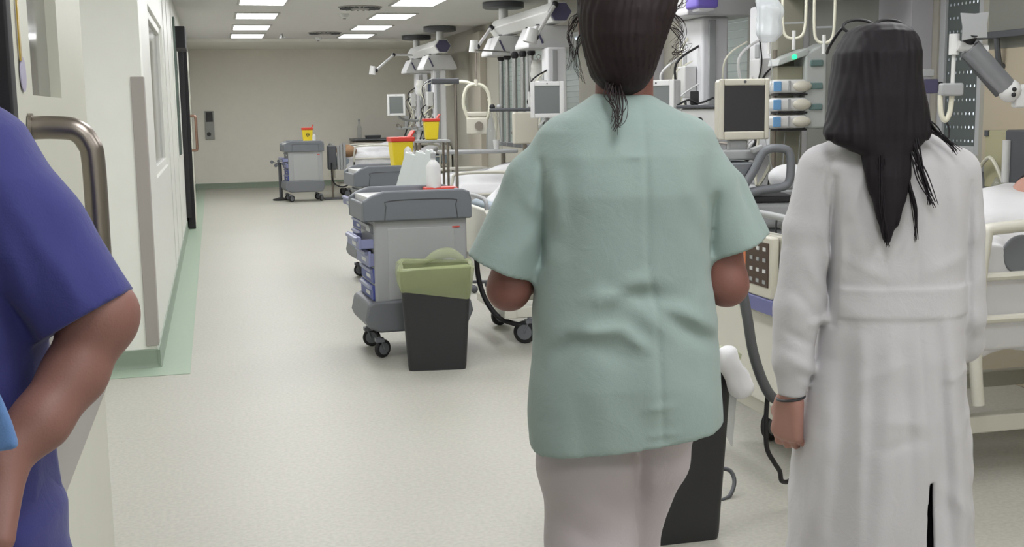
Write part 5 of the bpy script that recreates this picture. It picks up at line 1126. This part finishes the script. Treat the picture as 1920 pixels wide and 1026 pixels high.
e_ = LA(1965, 165); MB().tube([e_, e_+Vector((.16, .25, 0)), e_+Vector((.2, .3, .9))], .022, sub=0).build('ceiling_drop', M_wplast, t)
t = thing('drip_hook', 'white hanging rod with block and U-shaped hook below the display arm', 'hook', LA(1788, 85)+Vector((0, 0, 0))); t.location = atd(1789, 88, 4.62); t.rotation_euler = (0, 0, -YAW); o0 = t.location.copy()
def LH(px, py): q_ = atd(px, py, 4.62)-o0; return Vector((q_.dot(RH), 0, q_.z))
MB().cyl((0, 0, 0), LH(1786, 160), .008).build('rod', M_wplast, t); MB().cyl((0, 0, -.03), (0, 0, .05), .020).build('top_clamp', M_wplast, t); c_ = LH(1783, 168); MB().box(c_.x, 0, c_.z, .085, .05, .05).build('block', M_lgrey, t, bev=.008)
MB().tube([LH(1763, 178), LH(1764, 210), LH(1772, 226), LH(1781, 210), LH(1785, 178)], .010, n=10).build('u_hook', M_tubing, t); MB().tube([LH(1772, 224), LH(1779, 240), LH(1778, 260)], .004).build('cord', M_black, t)
c_ = atd(1742, 162, 5.0); t = thing('rail_clamp', 'dark violet rail clamp with knob behind the black hair', 'clamp', c_, -YAW); MB().box(0, 0, 0, .06, .06, .06).build('block', M_purple, t, bev=.006); MB().sph((.045, 0, .0), .02).build('knob', M_black, t); MB().box(-.03, 0, .055, .08, .06, .03).build('cap', M_lgrey, t, bev=.004); MB().tube([(0, .03, 0), (.1, .5, 0), (.35, 1.2, 0)], .012, sub=0).build('rail', M_steel, t)
# steel rail on brackets above the beige cladding
m = MB(); zr = at(1900, 64, 5.2).z
t = thing('wall_rail', 'grey horizontal wall rail on brackets above the beige wall panel', 'rail', (3.90, 4.2, zr)); MB().box(0, 0, 0, .03, 2.5, .035).build('bar', M_dgrey, t, bev=.004)
for y in (-1.0, 0, 1.05): MB().tube([(0, y, 0), (.02, y, -.13), (.05, y, -.16), (.1, y, -.16)], .015, n=8).build('bracket', M_dgrey, t)
c_ = atx(1884, 298, 3.90); t = thing('wall_cabinet', 'flat olive-beige cabinet hanging on the beige wall panel', 'cabinet', c_); MB().box(0, 0, 0, .10, .20, .29).build('body', mat('olive_beige', (176, 172, 140), .5), t, bev=.006); MB().box(-.052, .08, .13, .01, .03, .03).build('lock', M_dgrey, t)
c_ = atx(1915, 300, 3.88); t = thing('wall_device', 'dark framed device beside the olive-beige cabinet, cut by the right edge', 'device', c_+Vector((0, -.06, 0))); MB().box(0, 0, 0, .14, .20, .30).build('housing', M_dgrey, t, bev=.01); MB().cyl((-.08, .07, -.11), (-.08, .07, .10), .02).build('white_tube', M_wplast, t)
c_ = atx(1850, 330, 3.86); t = thing('suction_unit', 'grey suction bottles and tubes on the wall behind the patient', 'suction unit', c_)
for dy, dz in ((.05, -.1), (-.12, -.12), (-.28, -.10)): MB().lathe([(.04, -.12), (.05, -.1), (.05, .08), (.03, .12)], (0, dy, dz), 20).build('jar', M_greypl if dy > 0 else M_clear, t)
MB().box(.06, -.1, .03, .06, .5, .05).build('bracket', M_lgrey, t, bev=.005); MB().tube([(-.04, .12, .12), (-.05, .02, .02), (-.05, .1, -.14), (-.04, .0, -.25)], .008).build('tube', M_black, t); MB().tube([(-.04, .04, .0), (-.06, -.1, .1), (-.05, -.2, -.02)], .01).build('tube', M_tubing, t)
# ---------------------------------------------------------------- hoses at the foot of the nearest bed
def hose(name, label, pts, r, m_, rib=0.0, cat='hose'):
    m = MB(); m.tube([at(*p) for p in pts], r, n=12, sub=8, rib=rib); return tag(m.build(name, m_), label, cat)
hose('corrugated_hose', 'thick dark grey hose draped from the bed foot past the black cable', [(1392, 545, 3.62), (1402, 600, 3.60), (1412, 660, 3.59), (1430, 715, 3.58), (1452, 748, 3.58), (1490, 755, 3.6)], .018, M_hose)
hose('black_cable', 'black cable hanging from bed foot to the floor, beside the white coat sleeve', [(1440, 735, 3.60), (1436, 790, 3.60), (1438, 840, 3.60), (1452, 868, 3.60), (1462, 884, 3.62), (1466, 902, 3.64), (1482, 900, 3.66), (1497, 868, 3.62), (1500, 800, 3.60)], .0085, M_black, cat='cable')
hose('cable_loop', 'thin dark cable loop on the floor right of the black bin beside the bed', [(1352, 878, 3.95), (1370, 884, 3.93), (1377, 905, 3.9), (1368, 930, 3.86), (1350, 940, 3.84)], .008, M_dgrey, cat='cable')
hose('bumper_hose', 'thick black hose arching behind the nearest cart to the floor', [(893, 470, 7.0), (897, 520, 7.0), (912, 565, 6.98), (940, 598, 6.95), (985, 612, 6.9)], .016, M_black)

t = MB(); c_ = atd(1916, 478, 4.3); t.lathe([(.001, -.012), (.07, -.012), (.075, -.006), (.075, .006), (.07, .012), (.001, .012)], (0, 0, 0), 28, (-.25, -.97, 0)); tag(t.build('rail_disc', M_greypl, None, loc=c_), 'round grey disc on the side rail of the nearest bed at the right edge', 'disc')
